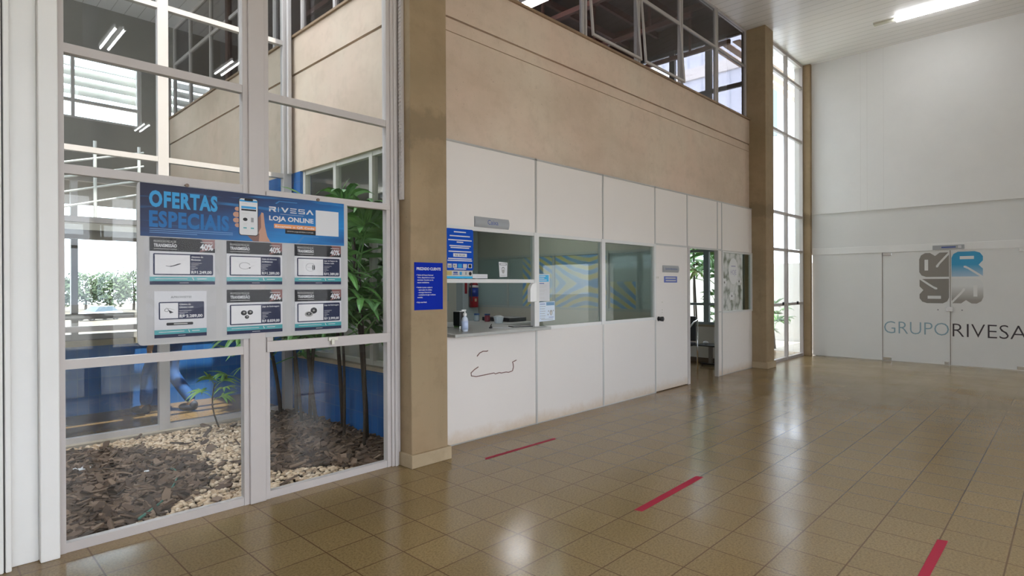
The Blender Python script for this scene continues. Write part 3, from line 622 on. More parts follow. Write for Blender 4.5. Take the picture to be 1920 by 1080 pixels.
SLEEVE = glass('plastic_sleeve', (.96, .96, .97), .006)
def poster(x, z, w_, h_, label, name, price, pic, header=True):
    f = FY(4.2365); X = lambda a: x+a*w_; Z = lambda b: z+h_*(1-b)
    r = MB().rect(f, x, x+w_, z, z+h_, 0, .001).build('poster', PW); tag(r, label, 'poster', 'product posters on the display board')
    if header:
        q = MB().rect(f, x, x+w_, Z(.29), z+h_, .001, .0014, 0).poly(f, [(X(.74), Z(.29)), (X(.84), Z(.14)), (X(.78), Z(0)), (X(1), Z(0)), (X(1), Z(.2))], .0014, .0016, 1)
        q.text(f, 'PROMOÇÃO PEÇAS DE', X(.06), Z(.105), h_*.05, w_*.33, .002, m=2).text(f, 'TRANSMISSÃO', X(.06), Z(.20), h_*.07, w_*.34, .002, bold=.03, m=3)
        q.rect(f, X(.06), X(.40), Z(.245), Z(.235), .0014, .002, 2).text(f, '40%', X(.76), Z(.235), h_*.135, w_*.21, .002, bold=.03, m=3).rect(f, X(.77), X(.96), Z(.075), Z(.06), .0014, .002, 2)
        q.build('header', [INKB, REDBR, PLG, PW], r); y0b, y1b, ix0, ix1 = .335, .795, .05, .97
    else:
        MB().text(f, 'APROVEITE!', X(.5), Z(.15), h_*.045, w_*.40, .002, al='c', bold=.03).build('header', PGREY, r); y0b, y1b, ix0, ix1 = .23, .61, .08, .95
    q = MB().rrect(f, X(ix0), X(ix1), Z(y1b), Z(y0b), .008, .001, .0014)
    q.build('product_panel', NAVY, r)
    px0, px1 = X(ix0+.025), X(.60 if header else .44); pz0, pz1 = Z(y1b-.025), Z(y0b+.025)
    q = MB().rect(f, px0, px1, pz0, pz1, .0014, .0018, 0); cx, cz = (px0+px1)/2, (pz0+pz1)/2; n = .0021
    if pic == 'cable': q.ring(f, cx-.01, cz, .036, .039, .62, n, 1, 24, 20, 320).ring(f, cx-.01, cz, .036, .0375, .62, n, 2, 20, 40, 110).rect(f, cx+.02, cx+.03, cz-.018, cz-.01, .0018, n, 1).poly(f, [(cx+.022, cz-.014), (cx+.056, cz+.004), (cx+.056, cz+.006), (cx+.022, cz-.012)], .0018, n, 2)
    elif pic == 'rings':
        q.ring(f, cx-.004, cz, .036, .0385, .85, n, 2, 24).ring(f, cx-.004, cz+.01, .030, .0315, .5, n, 2, 24); q.rect(f, cx-.03, cx+.03, cz-.001, cz+.0005, .0018, n, 2)
        for a in (.012, .024): q.rect(f, cx+a, cx+a+.008, cz-.02, cz+.016, .0018, n, 1)
    elif pic == 'three':
        for a, b, c in ((-.018, .012, .021), (.026, .014, .020), (.003, -.018, .015)): q.disc(f, cx+a, cz+b, c, c*.85, .0018, n, 1).disc(f, cx+a+.002, cz+b+.002, c*.35, c*.3, n, n+.0002, 3)
    elif pic == 'two':
        q.disc(f, cx+.022, cz+.014, .027, .024, .0018, n, 1).disc(f, cx+.022, cz+.014, .008, .007, n, n+.0002, 3).disc(f, cx-.018, cz-.012, .034, .021, .0018, n+.0003, 3).disc(f, cx-.018, cz-.010, .022, .012, n+.0003, n+.0006, 1).disc(f, cx-.018, cz-.010, .009, .005, n+.0006, n+.0008, 3)
    elif pic == 'lever': q.poly(f, [(cx-.04, cz-.012), (cx-.01, cz-.016), (cx+.02, cz-.008), (cx+.045, cz+.002), (cx+.05, cz+.008), (cx+.03, cz+.004), (cx, cz-.008), (cx-.02, cz-.012), (cx-.04, cz-.009)], .0018, n, 1)
    else: q.ring(f, cx-.015, cz+.004, .010, .013, .8, n, 1).poly(f, [(cx-.006, cz+.006), (cx+.026, cz-.012), (cx+.004, cz-.018)], .0018, n, 1).poly(f, [(cx-.02, cz+.018), (cx+.03, cz+.004), (cx+.03, cz+.006), (cx-.02, cz+.021)], .0018, n, 3)
    q.build('product_picture', [M('print_picture_grey', (.66, .65, .65), .4), INKB, PGREY, M('print_metal_grey', (.30, .29, .27), .4)], r)
    tx = px1+.008; q = MB(); tw_ = X(ix1)-tx-.006
    for i, l in enumerate(name): q.text(f, l, tx, Z(y0b+.075+i*.062), h_*.036, None, .0018, bold=.025, wmax=tw_)
    for i, a in enumerate((.5, .35, .22, .3, .15)): q.rect(f, tx, tx+tw_*a, Z(y0b+.20+i*.035), Z(y0b+.193+i*.035), .0014, .0018)
    q.text(f, price, tx, Z(y1b-.035), h_*.062, tw_*.97, .0018, bold=.035)
    q.build('price_lettering', PW, r)
    q = MB().rect(f, x, x+w_, Z(.925), Z(.83), .001, .0014, 0).rect(f, x, x+w_, z, Z(.925), .001, .0014, 1).rect(f, X(.08), X(.56), Z(.88), Z(.87), .0014, .0018, 2).rect(f, X(.71), X(.86), Z(.88), Z(.868), .0014, .0018, 2).rect(f, X(.44), X(.58), Z(.965), Z(.957), .0014, .0018, 2)
    q.poly(f, [(X(.635), Z(.845)), (X(.645), Z(.845)), (X(.665), Z(.90)), (X(.655), Z(.905))], .0014, .0018, 2)
    q.build('contact_strip', [TEAL, NAVY, PW], r)
    if not header:
        q = MB().rrect(f, X(.22), X(.73), Z(.74), Z(.68), .006, .001, .0014, 0).text(f, '41 3888 3838' if False else '', 0, 0, .01); q.rect(f, X(.36), X(.62), Z(.718), Z(.70), .0014, .0018, 1); q.build('caption_bar', [INKB, PLG], r)
    s_ = MB()
    # clear holder, slightly bowed in front of the print
    gx0, gx1, gz0, gz1 = x-.03, x+w_+.03, z-.012, z+h_+(.0 if z > 1.5 else .008); K = 8
    amp = .004 if header else .010
    if not header: gx0, gx1 = x-.045, x+w_+.06; gz0 = z-.03
    vs = []
    for j in range(K+1):
        for i in range(K+1):
            a, b = i/K, j/K; vs.append(f.p(gx0+(gx1-gx0)*a, gz0+(gz1-gz0)*b, .003+amp*math.sin(math.pi*a)*math.sin(math.pi*b)*(1+.5*math.sin(5*a+3*b))))
    s_.add(vs, [(j*(K+1)+i, j*(K+1)+i+1, (j+1)*(K+1)+i+1, (j+1)*(K+1)+i) for j in range(K) for i in range(K)])
    s_.build('plastic_sleeve', SLEEVE, r, smooth=True)
    return r
poster(1.050, 1.577, .392, .305, 'product poster of a lever, price R$1.249,00, left of upper row', ['Alavanca de', 'Mudanças'], 'R$1.249,00', 'lever')
poster(1.518, 1.577, .394, .305, 'product poster of a looped cable, price R$1.289,00, middle of upper row', ['Cabo de Alavanca', 'de Mudanças'], 'R$1.289,00', 'cable')
poster(2.008, 1.577, .386, .305, 'poster of a ring repair kit, price R$1.389,00, right of upper row', ['Jogo de Reparo do', 'Câmbio I-shift'], 'R$1.389,00', 'rings')
poster(1.075, 1.232, .312, .302, 'smaller APROVEITE poster in a creased sleeve, left of lower row', ['Cilindro do', 'Câmbio I-shift'], 'R$ 2.289,00', 'part', False)
poster(1.518, 1.228, .394, .312, 'product poster of three dark clutch discs, price R$ 8.839,00, lower middle', ['Jogo de Embreagem'], 'R$ 8.839,00', 'three')
poster(2.008, 1.225, .386, .312, 'product poster of two clutch discs, price R$ 3.999,00, lower right', ['Jogo de Embreagem'], 'R$ 3.999,00', 'two')

# ------------------------------------------------------------------ signs on pillar, partition and door
SIGNB = M('sign_blue', (.003, .020, .30), .5, spec=.08); SIGNB2 = M('sheet_blue', (.006, .065, .40), .5, spec=.1); PLATE = M('plate_grey', (.36, .37, .38), .4, .3); INKBL = M('ink_blue', (.05, .09, .30), .4)
f = FY(4.08)
r = MB().rect(f, 2.999, 3.311, 1.352, 1.766, 0, .004).build('notice_sign', SIGNB); tag(r, 'blue notice headed PREZADO CLIENTE on the near concrete pillar', 'sign')
q = MB().text(f, 'PREZADO CLIENTE', 3.155, 1.70, .024, .264, .0046, al='c', bold=.03)
for i, l in enumerate(['• Tabela de Preços Nacional', '  Volvo, disponível em nossos', '  terminais. Consulte um de', '  nossos vendedores.', None, '• Vendas à prazo, sujeito à:', '   - aprovação de crédito;', '   - encargos financeiros;', '   - condições do ágio mediante', '  consulta.', None, '• Exija nota fiscal.']):
    if l: q.text(f, l.strip(), 3.018+(.012*(len(l)-len(l.lstrip()))/2), 1.651-i*.0215, .0118, None, .0046, bold=.022, wmax=.27)
q.build('lettering', PW, r)
f = FY(YO)
r = MB()       # curved door plates: a shallow arc bulging out
def arcplate(x0, x1, z0, z1, name, label, cat, txt, th, grp=None):
    K = 8; vs = []
    for j in range(K+1):
        b = j/K; d = .006+.014*math.sin(math.pi*b)
        for x in (x0, x1): vs += [f.p(x, z0+(z1-z0)*b, d), f.p(x, z0+(z1-z0)*b, 0)]
    fs = []
    for j in range(K): a = 4*j; c = a+4; fs += [(a, a+2, c+2, c), (a+1, c+1, c+3, a+3), (a, c, c+1, a+1), (a+2, a+3, c+3, c+2)]
    fs += [(0, 1, 3, 2), (4*K, 4*K+2, 4*K+3, 4*K+1)]
    o = MB().add(vs, fs).build(name, PLATE); tag(o, label, cat)
    MB().text(f, txt, (x0+x1)/2, (z0+z1)/2-th*.4, th, None, .021, al='c', wmax=(x1-x0)*.75).build('lettering', INKBL, o); return o
arcplate(3.955, 4.447, 2.160, 2.266, 'door_plate', 'grey plate reading Caixa above the service hatch', 'sign', 'Caixa', .05)
arcplate(7.68, 8.155, 1.748, 1.852, 'door_plate', 'small grey plate in the upper part of the closed white door', 'sign', 'Gerente Administrativo', .030)
f = FY(YO-.005)
r = MB().rect(f, 7.722, 8.113, 1.597, 1.690, 0, .002).build('door_label', M('label_blue', (.08, .12, .42), .4)); tag(r, 'small blue label with white lines under the grey plate on the closed door', 'label')
MB().rect(f, 7.76, 8.07, 1.655, 1.672, .002, .003).rect(f, 7.77, 8.075, 1.617, 1.634, .002, .003).build('lettering', PLG, r)

f = FY(YW-.032)
r = MB().rrect(f, 3.575, 3.928, 1.715, 2.122, .02, 0, .002).build('rules_sheet', SIGNB2); tag(r, 'tall bright blue sheet of white text in the top left of the cashier hatch', 'sign')
q = MB()
for v, a, b in ((2.085, .28, .72), (2.045, .13, .87), (2.005, .08, .94), (1.985, .38, .62), (1.948, .12, .90), (1.930, .16, .84), (1.893, .09, .92), (1.822, .07, .93), (1.804, .05, .95), (1.722, .28, .72)):
    q.rect(f, 3.575+.353*a, 3.575+.353*b, v, v+.0105, .002, .0026)
q.rect(f, 3.665, 3.84, 1.846, 1.880, .002, .0026, 0).text(f, 'R$ 50,00', 3.752, 1.854, .018, .13, .003, al='c', bold=.03, m=1)
q.build('lettering', [PW, PGREY], r)
q = MB()
for i, mcol in enumerate((0, 0, 1, 0, 0)): q.rect(f, 3.592+i*.066, 3.592+i*.066+.052, 1.738, 1.778, .002, .0026, mcol)
q.disc(f, 3.592+4*.066+.026, 1.758, .017, n0=.0026, n1=.003, m=2).rect(f, 3.60, 3.634, 1.746, 1.760, .0026, .003, 3).rect(f, 3.668, 3.69, 1.75, 1.765, .0026, .003, 3)
q.build('card_mark', [PLG, SKYB, INKB, PGREY], r)
r = MB().rect(f, 3.575, 3.915, 1.634, 1.711, 0, .002).build('card_strip', PLG); tag(r, 'pale strip of payment card marks below the blue sheet in the hatch', 'sticker')
q = MB().rect(f, 3.575, 3.915, 1.634, 1.655, .002, .0024, 0).rect(f, 3.58, 3.645, 1.665, 1.705, .002, .0024, 1).rect(f, 3.66, 3.725, 1.668, 1.676, .002, .0024, 2).rect(f, 3.665, 3.72, 1.682, 1.700, .002, .0024, 2).rect(f, 3.745, 3.775, 1.668, 1.70, .002, .0024, 3).disc(f, 3.885, 1.683, .019, n0=.002, n1=.0024, m=4)
q.rect(f, 3.82, 3.835, 1.67, 1.70, .002, .0024, 5)
q.build('card_mark', [CYAN, M('print_ochre', (.45, .35, .12), .4), INKBL, SKYB, INKB, PGREY], r)
r = MB().rect(f, 3.918, 4.125, 1.636, 1.679, 0, .001).build('paper_strip', PW); tag(r, 'narrow white paper strip taped to the hatch glass right of the card marks', 'paper')
MB().rect(f, 3.97, 4.10, 1.660, 1.664, .001, .0014).rect(f, 3.97, 4.07, 1.650, 1.653, .001, .0014).build('lettering', PLG, r)
r = MB().poly(f, [(4.288, 1.812), (4.418, 1.806), (4.412, 1.655), (4.300, 1.652)], 0, .001).build('mask_notice', PW); tag(r, 'small white notice picturing a masked face on the hatch glass', 'notice')
q = MB().rect(f, 4.300, 4.405, 1.776, 1.800, .001, .0014, 1).rect(f, 4.312, 4.393, 1.782, 1.794, .0014, .0018, 2).disc(f, 4.352, 1.73, .026, .03, .001, .0013, 1).disc(f, 4.352, 1.724, .021, .024, .0013, .0016, 2).disc(f, 4.352, 1.712, .020, .022, .0016, .0019, 3).rect(f, 4.31, 4.40, 1.668, 1.672, .001, .0014, 3)
q.build('picture', [PW, PGREY, PW, MATS['print_metal_grey']], r)
# white rounded box on the hatch post
q = MB(); ff = FY(YW-.03)
q.poly(ff, [(4.735, 1.38), (4.838, 1.38), (4.838, 1.59), (4.80, 1.59), (4.77, 1.578), (4.748, 1.555), (4.735, 1.52)], 0, .045)
tag(q.build('intercom', WHITEP, bevel=.004), 'white rounded plastic box on the post right of the service hatch', 'intercom')
f = FY(YW-.005)
r = MB().rect(f, 4.935, 5.140, 1.380, 1.692, 0, .001).build('paper_notice', PW); tag(r, 'upright white paper notice with blue heading on the window beside the hatch', 'paper')
q = MB().rect(f, 4.952, 5.125, 1.605, 1.682, .001, .0014, 0)
for i, b in enumerate((.62, .5, .75)): q.rect(f, 4.962, 4.962+.17*b, 1.662-i*.022, 1.672-i*.022, .0014, .0018, 1)
q.rect(f, 4.962, 5.045, 1.580, 1.589, .001, .0014, 2)
for i, b in enumerate((.8, .7, .75, .55, .0, .8, .6, .55, .0, .5, .45)):
    if b: q.rect(f, 4.962, 4.962+.16*b, 1.565-i*.011, 1.568-i*.011, .001, .0014, 3)
q.rect(f, 4.965, 5.05, 1.415, 1.42, .001, .0014, 3)
q.build('lettering', [CYAN, PW, INKBL, PLG], r)
r = MB().poly(f, [(4.935, 1.368), (5.232, 1.376), (5.234, 1.156), (4.952, 1.147)], 0, .001).build('paper_notice', M('paper_bluish', (.62, .70, .80), .4)); tag(r, 'wider tilted pale blue notice with a face picture below the upright paper', 'paper')
q = MB().rect(f, 5.08, 5.225, 1.330, 1.368, .001, .0014, 0).rect(f, 4.97, 5.06, 1.345, 1.352, .001, .0014, 1)
for i in range(6): q.rect(f, 4.975, 4.983, 1.318-i*.027, 1.324-i*.027, .001, .0014, 1).rect(f, 4.99, 5.065-.01*(i % 2), 1.318-i*.027, 1.323-i*.027, .001, .0014, 2)
q.disc(f, 5.165, 1.245, .025, .032, .001, .0014, 2).disc(f, 5.165, 1.240, .017, .02, .0014, .0018, 3)
for u, v in ((5.12, 1.265), (5.205, 1.268), (5.11, 1.225)): q.disc(f, u, v, .009, n0=.001, n1=.0014, m=2)
q.rect(f, 5.125, 5.21, 1.19, 1.195, .001, .0014, 1).rect(f, 4.99, 5.2, 1.168, 1.173, .001, .0014, 2)
q.build('picture', [M('print_slate_blue', (.14, .28, .45), .4), INKBL, MATS['print_metal_grey'], PLG], r)
# torn cable outline left on the panel below the hatch
q = MB(); Yr = YO-.004
q.tube([(3.985, Yr, .845), (4.02, Yr, .875), (4.07, Yr, .89), (4.12, Yr, .885), (4.135, Yr, .89)], .0055, 5)
q.tube([(4.0, Yr, .735), (3.95, Yr, .715), (3.90, Yr, .685), (3.905, Yr, .655), (3.97, Yr, .64), (4.10, Yr, .645), (4.22, Yr, .65), (4.24, Yr, .638), (4.30, Yr, .645), (4.33, Yr, .637), (4.40, Yr, .64), (4.44, Yr, .632), (4.50, Yr, .642), (4.515, Yr, .68), (4.51, Yr, .72), (4.50, Yr, .735), (4.535, Yr, .745), (4.56, Yr, .752)], .005, 5)
tag(q.build('adhesive_trace', M('old_glue', (.22, .12, .10), .7)), 'thin brown curved trace of old glue on the white panel under the hatch', 'mark')

# floral film on the far window
def floral():
    m, nb, b = raw('floral_film'); p = nb.pos()
    v = nb.n('TexVoronoi', {'Vector': p, 'Scale': 7.0}, feature='F1').outputs['Distance']; n = nb.noise(p, 5.5, 5, .65)
    s = nb.math('ADD', v, nb.math('MULTIPLY', nb.math('SUBTRACT', n, .5), 1.5))
    c = nb.ramp(s, (.2, (.60, .60, .57)), (.48, (.50, .51, .48)), (.64, (.33, .35, .30)), (.85, (.15, .165, .12)))
    nb.t.links.new(c, b.inputs['Base Color']); b.inputs['Roughness'].default_value = .5; return m
f = FY(YW-.005)
r = MB().rect(f, S6+.045, 10.575, ZS+.005, ZH-.04, 0, .001).build('flower_film', floral()); tag(r, 'grey white floral film on the window at the far end of the partition', 'window film')
q = MB().disc(f, 10.19, 1.80, .20, .235, .001, .0016, 0, 24).text(f, 'HOJE', 10.19, 1.74, .09, .24, .002, al='c', m=1).rect(f, 10.10, 10.28, 1.88, 1.90, .0016, .002, 1)
for u, v in ((9.82, 1.60), (10.43, 1.62), (10.12, 1.36)):
    for k_ in range(6):
        a = k_*1.047; q.disc(f, u+.06*math.cos(a), v+.05*math.sin(a), .045, .03, .001, .0013, 0, 10)
    q.disc(f, u, v, .02, n0=.0013, n1=.0018, m=2)
for x, v0, v1 in ((9.84, 1.12, 1.55), (10.10, 1.12, 1.32), (10.25, 1.12, 1.40), (10.42, 1.2, 1.58)): q.poly(f, [(x, v0), (x+.012, v0), (x+.035, v1), (x+.02, v1)], .001, .0012, 2)
q.build('flower_print', [M('film_white', (.66, .66, .65), .5), M('film_lilac', (.34, .33, .46), .5), M('film_dark_green', (.12, .13, .10), .5)], r)

# ------------------------------------------------------------------ frosted glass wall with doors at the right end
fg = FX(XB)
struct(MB().box(XB, XB+.03, 2.826, 4.145, .012, 2.20), 'door_2', FROST)
def gdoor(num, ya, yb):
    d = struct(MB().box(XB, XB+.03, ya, yb, .012, 2.195), 'door_%d' % num, FROST)
    return d
d3 = gdoor(3, 1.712, 2.818); d4 = gdoor(4, .598, 1.704); gdoor(5, -.6, .59)
def fit(d, y0, y1, z0, z1): MB().box(XB-.014, XB, y0, y1, z0, z1).build('patch_fitting', CHROME, d, bevel=.003)
fit(d3, 2.66, 2.81, 2.135, 2.19); fit(d3, 2.66, 2.81, .015, .075); fit(d3, 1.73, 1.80, .015, .07); fit(d4, .60, .72, 2.13, 2.19); fit(d4, .60, .75, .015, .075)
MB().box(XB-.03, XB, 1.665, 1.775, 1.03, 1.12).build('lock', CHROME, d3, bevel=.004)
for d, y in ((d3, 1.90), (d4, 1.53)): MB().tube([(XB-.008, y, 1.06), (XB, y, 1.06)], .012).build('screw_cap', PGREY, d)
struct(MB().box(XB-.006, XB, 1.704, 1.712, .01, 2.2).box(XB-.006, XB, 2.818, 2.826, .01, 2.2), 'trim_door_gap', M('gap_brown', (.15, .12, .09), .6))
# emblem: the same letter shape turned four ways round the joint between the doors
GREYL = M('logo_taupe', (.235, .215, .19), .5)
def blue_grad(name, a, bcol, z0, z1):
    m, nb, b = raw(name); z = nb.n('SeparateXYZ', {0: nb.pos()}).outputs[2]; t_ = nb.math('DIVIDE', nb.math('SUBTRACT', z, z0), z1-z0)
    nb.t.links.new(nb.ramp(t_, (0, a), (1, bcol)), b.inputs['Base Color']); b.inputs['Roughness'].default_value = .4; return m
BLUL = blue_grad('logo_blue', (.40, .52, .62), (.035, .30, .52), 1.68, 1.92)
FADE = blue_grad('logo_fading', (.30, .28, .25), (.66, .67, .66), 1.25, 1.52)
# upright letter in a unit square, foot towards the centre of the emblem
BODY = [(0, 0), (0, .8), (.03, .9), (.1, .97), (.2, 1), (.98, 1), (1, .96), (.76, .72), (.84, .64), (.84, .60), (.42, .60)]
BODY = [(0, .12), (0, .75), (.06, .9), (.2, .98), (.72, .98), (.88, .92), (.97, .78), (.97, .62), (.84, .45), (.97, .30), (.97, .02), (.62, .30), (.45, .42), (.38, .42), (.38, .36), (.50, .30), (.88, 0), (0, 0)]
HOLE = [(.26, .68), (.26, .80), (.70, .80), (.70, .68)]
def emblem(rot, cy, cz, sgn_u, sgn_v, mat, parent, fl):
    S = .48; mb = MB(); hb_ = MB()
    def T(a, b):
        x, y = a-.5, b-.5
        if fl: x = -x
        for _ in range(rot): x, y = -y, x
        return (-(cy)+ (x+.5*sgn_u)*S + .02*sgn_u, cz+(y+.5*sgn_v)*S + .02*sgn_v)
    pts = [T(*p_) for p_ in BODY]; hp = [T(*p_) for p_ in HOLE]
    mb.poly(fg, pts, .0, .002).build('emblem', mat, parent); hb_.poly(fg, hp, .002, .003).build('emblem_slot', FROST, parent)
C_ = 1.708; Zc = 1.675
emblem(0, C_, Zc, 1, 1, BLUL, d4, False)       # blue letter, upper right
emblem(1, C_, Zc, -1, 1, GREYL, d3, False)     # upper left
emblem(2, C_, Zc, -1, -1, GREYL, d3, False)    # lower left
emblem(3, C_, Zc, 1, -1, FADE, d4, False)      # faded, lower right
MB().text(fg, 'GRUPO', -2.795, .565, .262, 1.065, .002, bold=-.012).build('lettering', M('lettering_blue_grey', (.24, .36, .42), .5), d3)
MB().text(fg, 'RIVESA', -1.675, .555, .270, 1.06, .002, bold=-.012).build('lettering', M('lettering_brown', (.045, .035, .04), .5), d4)
r = MB().box(XB-.03, XB-.013, 1.49, 1.98, 2.215, 2.30).build('door_plate', PLATE, bevel=.004); tag(r, 'grey plate on the header beam above the frosted glass doors', 'sign')
MB().rect(FX(XB-.03), -1.84, -1.62, 2.245, 2.27, 0, .001).build('lettering', INKBL, r); MB().rect(FX(XB-.03), -1.585, -1.535, 2.235, 2.285, 0, .001).build('corner_tag', PW, r)

# ------------------------------------------------------------------ red floor tapes
TAPE = M('red_tape', (.37, .022, .05), .55, spec=.12)
def tape(pts, label):
    m = MB(); fl = Fr((0, 0, 0), (1, 0, 0), (0, 1, 0), (0, 0, 1)); m.poly(fl, pts, .0005, .0015)
    tag(m.build('floor_tape', TAPE), label, 'floor tape', 'red distance tapes on the floor')
tape([(3.57, 3.80), (4.54, 3.787), (4.56, 3.828), (3.60, 3.842)], 'narrow faded red tape on the floor in front of the cashier counter')
tape([(3.475, 2.200), (3.49, 2.144), (4.455, 2.166), (4.438, 2.223)], 'bright red tape in the middle of the tiled floor')
tape([(3.40, .607), (3.40, .563), (4.358, .555), (4.345, .606)], 'red tape nearest the lower right corner, running off the picture')

# ------------------------------------------------------------------ counter and what is on it
CT = M('counter_grey', (.38, .38, .355), .35)
r = MB().poly(Fr((0, 0, 0), (1, 0, 0), (0, 1, 0), (0, 0, 1)), [(3.56, 4.20), (4.96, 4.20), (5.0, 4.34), (4.87, 4.36), (4.87, 4.92), (5.62, 4.95), (5.62, 5.72), (4.2, 5.72), (4.2, 4.92), (3.56, 4.92)], 1.07, 1.10).build('service_counter', CT, bevel=.004)
tag(r, 'pale grey counter slab running through the cashier hatch', 'counter')
for x, y in ((3.7, 4.86), (5.5, 5.6), (4.3, 5.6)): MB().box(x-.03, x+.03, y-.03, y+.03, 0, 1.07).build('leg', GREYW, r)
def sanitizer(x, y, z):
    r = empty('sanitizer_bottle', (x, y, z)); tag(r, 'clear sanitizer bottle with white pump and pale label on the counter', 'bottle')
    MB().lathe([(.030, 0), (.034, .006), (.034, .115), (.028, .135), (.014, .15), (.014, .158)], (x, y, z)).build('bottle', M('gel_plastic', (.55, .60, .70), .12), r, smooth=True)
    MB().lathe([(.0352, .02), (.0352, .105)], (x, y, z)).build('label', M('label_pale_blue', (.50, .58, .78), .4), r, smooth=True)
    MB().lathe([(.017, .155), (.019, .16), (.019, .182), (.008, .185), (.007, .205), (.015, .207), (.015, .22)], (x, y, z)).box(x-.045, x, y-.008, y+.008, z+.207, z+.22).build('pump', WHITEP, r, smooth=False)
sanitizer(3.89, 4.44, 1.10)
r = empty('napkin_box', (4.02, 4.72, 1.10)); tag(r, 'black upright box with bright metal foot behind the sanitizer bottle', 'box')
MB().box(4.03, 4.11, 4.68, 4.79, 1.135, 1.285).build('body', BLACK, r, bevel=.006)
MB().box(4.033, 4.107, 4.685, 4.785, 1.10, 1.135).build('foot', CHROME, r, bevel=.004)
MB().box(4.035, 4.105, 4.69, 4.78, 1.285, 1.291).build('lid', PLG, r)
r = empty('pen_holder', (4.36, 4.55, 1.10)); tag(r, 'small black pen stand with a beaded cord lying on the counter', 'pen')
MB().lathe([(.022, 0), (.02, .012), (.008, .02), (.006, .035)], (4.36, 4.55, 1.10), 12).build('base', BLACK, r)
MB().tube([(4.36, 4.55, 1.13), (4.34, 4.52, 1.145), (4.31, 4.50, 1.13), (4.30, 4.49, 1.106)], .005).build('pen', BLACK, r)
MB().tube([(4.36, 4.53, 1.106), (4.42, 4.46, 1.104), (4.50, 4.40, 1.104), (4.47, 4.36, 1.104)], .003).build('cord', PW, r)
tag(MB().poly(Fr((0, 0, 0), (1, 0, 0), (0, 1, 0), (0, 0, 1)), [(4.60, 4.44), (4.83, 4.36), (4.85, 4.52), (4.68, 4.60)], 1.1005, 1.108).build('clipboard', INKB), 'thin dark folder lying at the right end of the hatch counter', 'folder')
r = MB().box(5.26, 5.58, 5.15, 5.66, 1.10, 1.15).build('desk_tray', BLACK, bevel=.008); tag(r, 'low black tray at the back of the counter inside the office', 'tray')
def jar(x, y, label, fill):
    r = empty('jar', (x, y, 1.10)); tag(r, label, 'jar', 'blue lidded jars on the office counter')
    MB().lathe([(.034, .0), (.036, .01), (.036, .07), (.03, .08)], (x, y, 1.1), 14).build('body', fill, r, smooth=True)
    MB().lathe([(.037, .08), (.037, .10)], (x, y, 1.1), 14).build('lid', M('lid_blue', (.02, .06, .16), .4), r)
jar(5.13, 5.62, 'clear jar with blue lid at the back of the office counter', M('jar_clear', (.30, .36, .36), .15))
jar(5.16, 5.45, 'jar of red contents with blue lid beside the white tub', M('jar_red', (.22, .03, .05), .3))
r = empty('plastic_tub', (5.02, 5.10, 1.10)); tag(r, 'small white lidded tub on the office counter near the black tray', 'tub')
MB().lathe([(.05, 0), (.062, .07)], (5.02, 5.10, 1.10), 16).build('body', M('tub_white', (.55, .60, .62), .35), r, smooth=False)
MB().lathe([(.065, .07), (.065, .08), (.03, .095)], (5.02, 5.10, 1.10), 16).build('lid', M('tub_lid', (.50, .55, .55), .4), r)
# fire extinguisher and its sign board
r = empty('fire_extinguisher', (8.03, 8.9, 1.12)); tag(r, 'red fire extinguisher with blue label hung on the grey office pilaster', 'fire extinguisher')
RED = M('extinguisher_red', (.22, .012, .018), .3)
MB().lathe([(.085, 0), (.092, .01), (.092, .46), (.07, .51), (.03, .535), (.025, .56)], (8.05, 8.9, 1.12), 20).build('cylinder', RED, r, smooth=True)
MB().lathe([(.0935, .22), (.0935, .40)], (8.05, 8.9, 1.12), 20).build('label', M('label_deep_blue', (.01, .03, .20), .4), r, smooth=True)
MB().lathe([(.094, .405), (.094, .45)], (8.05, 8.9, 1.12), 20).build('band', PLG, r, smooth=True)
MB().box(8.02, 8.08, 8.90, 9.0, 1.50, 1.56).build('bracket', BLACK, r)
MB().box(8.03, 8.07, 8.88, 8.92, 1.68, 1.72).box(7.97, 8.1, 8.885, 8.915, 1.72, 1.735).build('valve', BLACK, r)
MB().tube([(8.0, 8.88, 1.70), (7.95, 8.86, 1.60), (7.945, 8.86, 1.40), (7.96, 8.86, 1.25)], .012).build('hose', BLACK, r)
MB().rect(FY(8.8055), 7.985, 8.04, 1.24, 1.30, 0, .002).build('tag', M('tag_beige', (.45, .30, .20), .5), r)
tag(MB().box(7.885, 7.94, 8.985, 9.0, 1.40, 1.95).build('extinguisher_sign', RED), 'narrow red sign board behind the fire extinguisher', 'sign')
# blinds on the far office window
vb = MB().box(7.0, 7.6, 9.17, 9.2, 1.25, 2.2).build('window_blind', M('blind_teal', (.22, .32, .31), .5)); tag(vb, 'teal grey blind on the rear office wall left of the extinguisher', 'blind')
rl = MB().box(6.98, 7.62, 9.16, 9.19, 2.2, 2.24).box(7.52, 7.56, 9.16, 9.17, 1.25, 2.2); rl.build('rail', GREYW, vb)

# chair and side table in the room behind the doorway
r = empty('office_chair', (9.9, 5.08, 0)); tag(r, 'black chair with curved chrome arm just inside the open doorway', 'chair')
cx, cy = 9.82, 5.24
MB().box(cx-.24, cx+.24, cy-.22, cy+.22, .44, .50).build('seat', BLACK, r, bevel=.02)
MB().box(cx+.22, cx+.27, cy-.21, cy+.21, .52, .98).build('backrest', BLACK, r, bevel=.02)
for s_ in (-1, 1):
    y_ = cy+s_*.24
    MB().tube([(cx+.24, y_, .92), (cx+.10, y_, .88), (cx-.08, y_, .78), (cx-.18, y_, .62), (cx-.20, y_, .40), (cx-.20, y_, .0)], .014).build('arm', CHROME, r, smooth=True)
    MB().tube([(cx+.24, y_, .92), (cx+.24, y_, .0)], .014).build('leg', CHROME, r, smooth=True)
r = empty('side_table', (10.6, 5.0, 0)); tag(r, 'low dark topped side table on a castor foot below the room window', 'table')
MB().box(10.35, 10.75, 4.76, 5.22, .40, .425).build('tabletop', BLACK, r, bevel=.004)
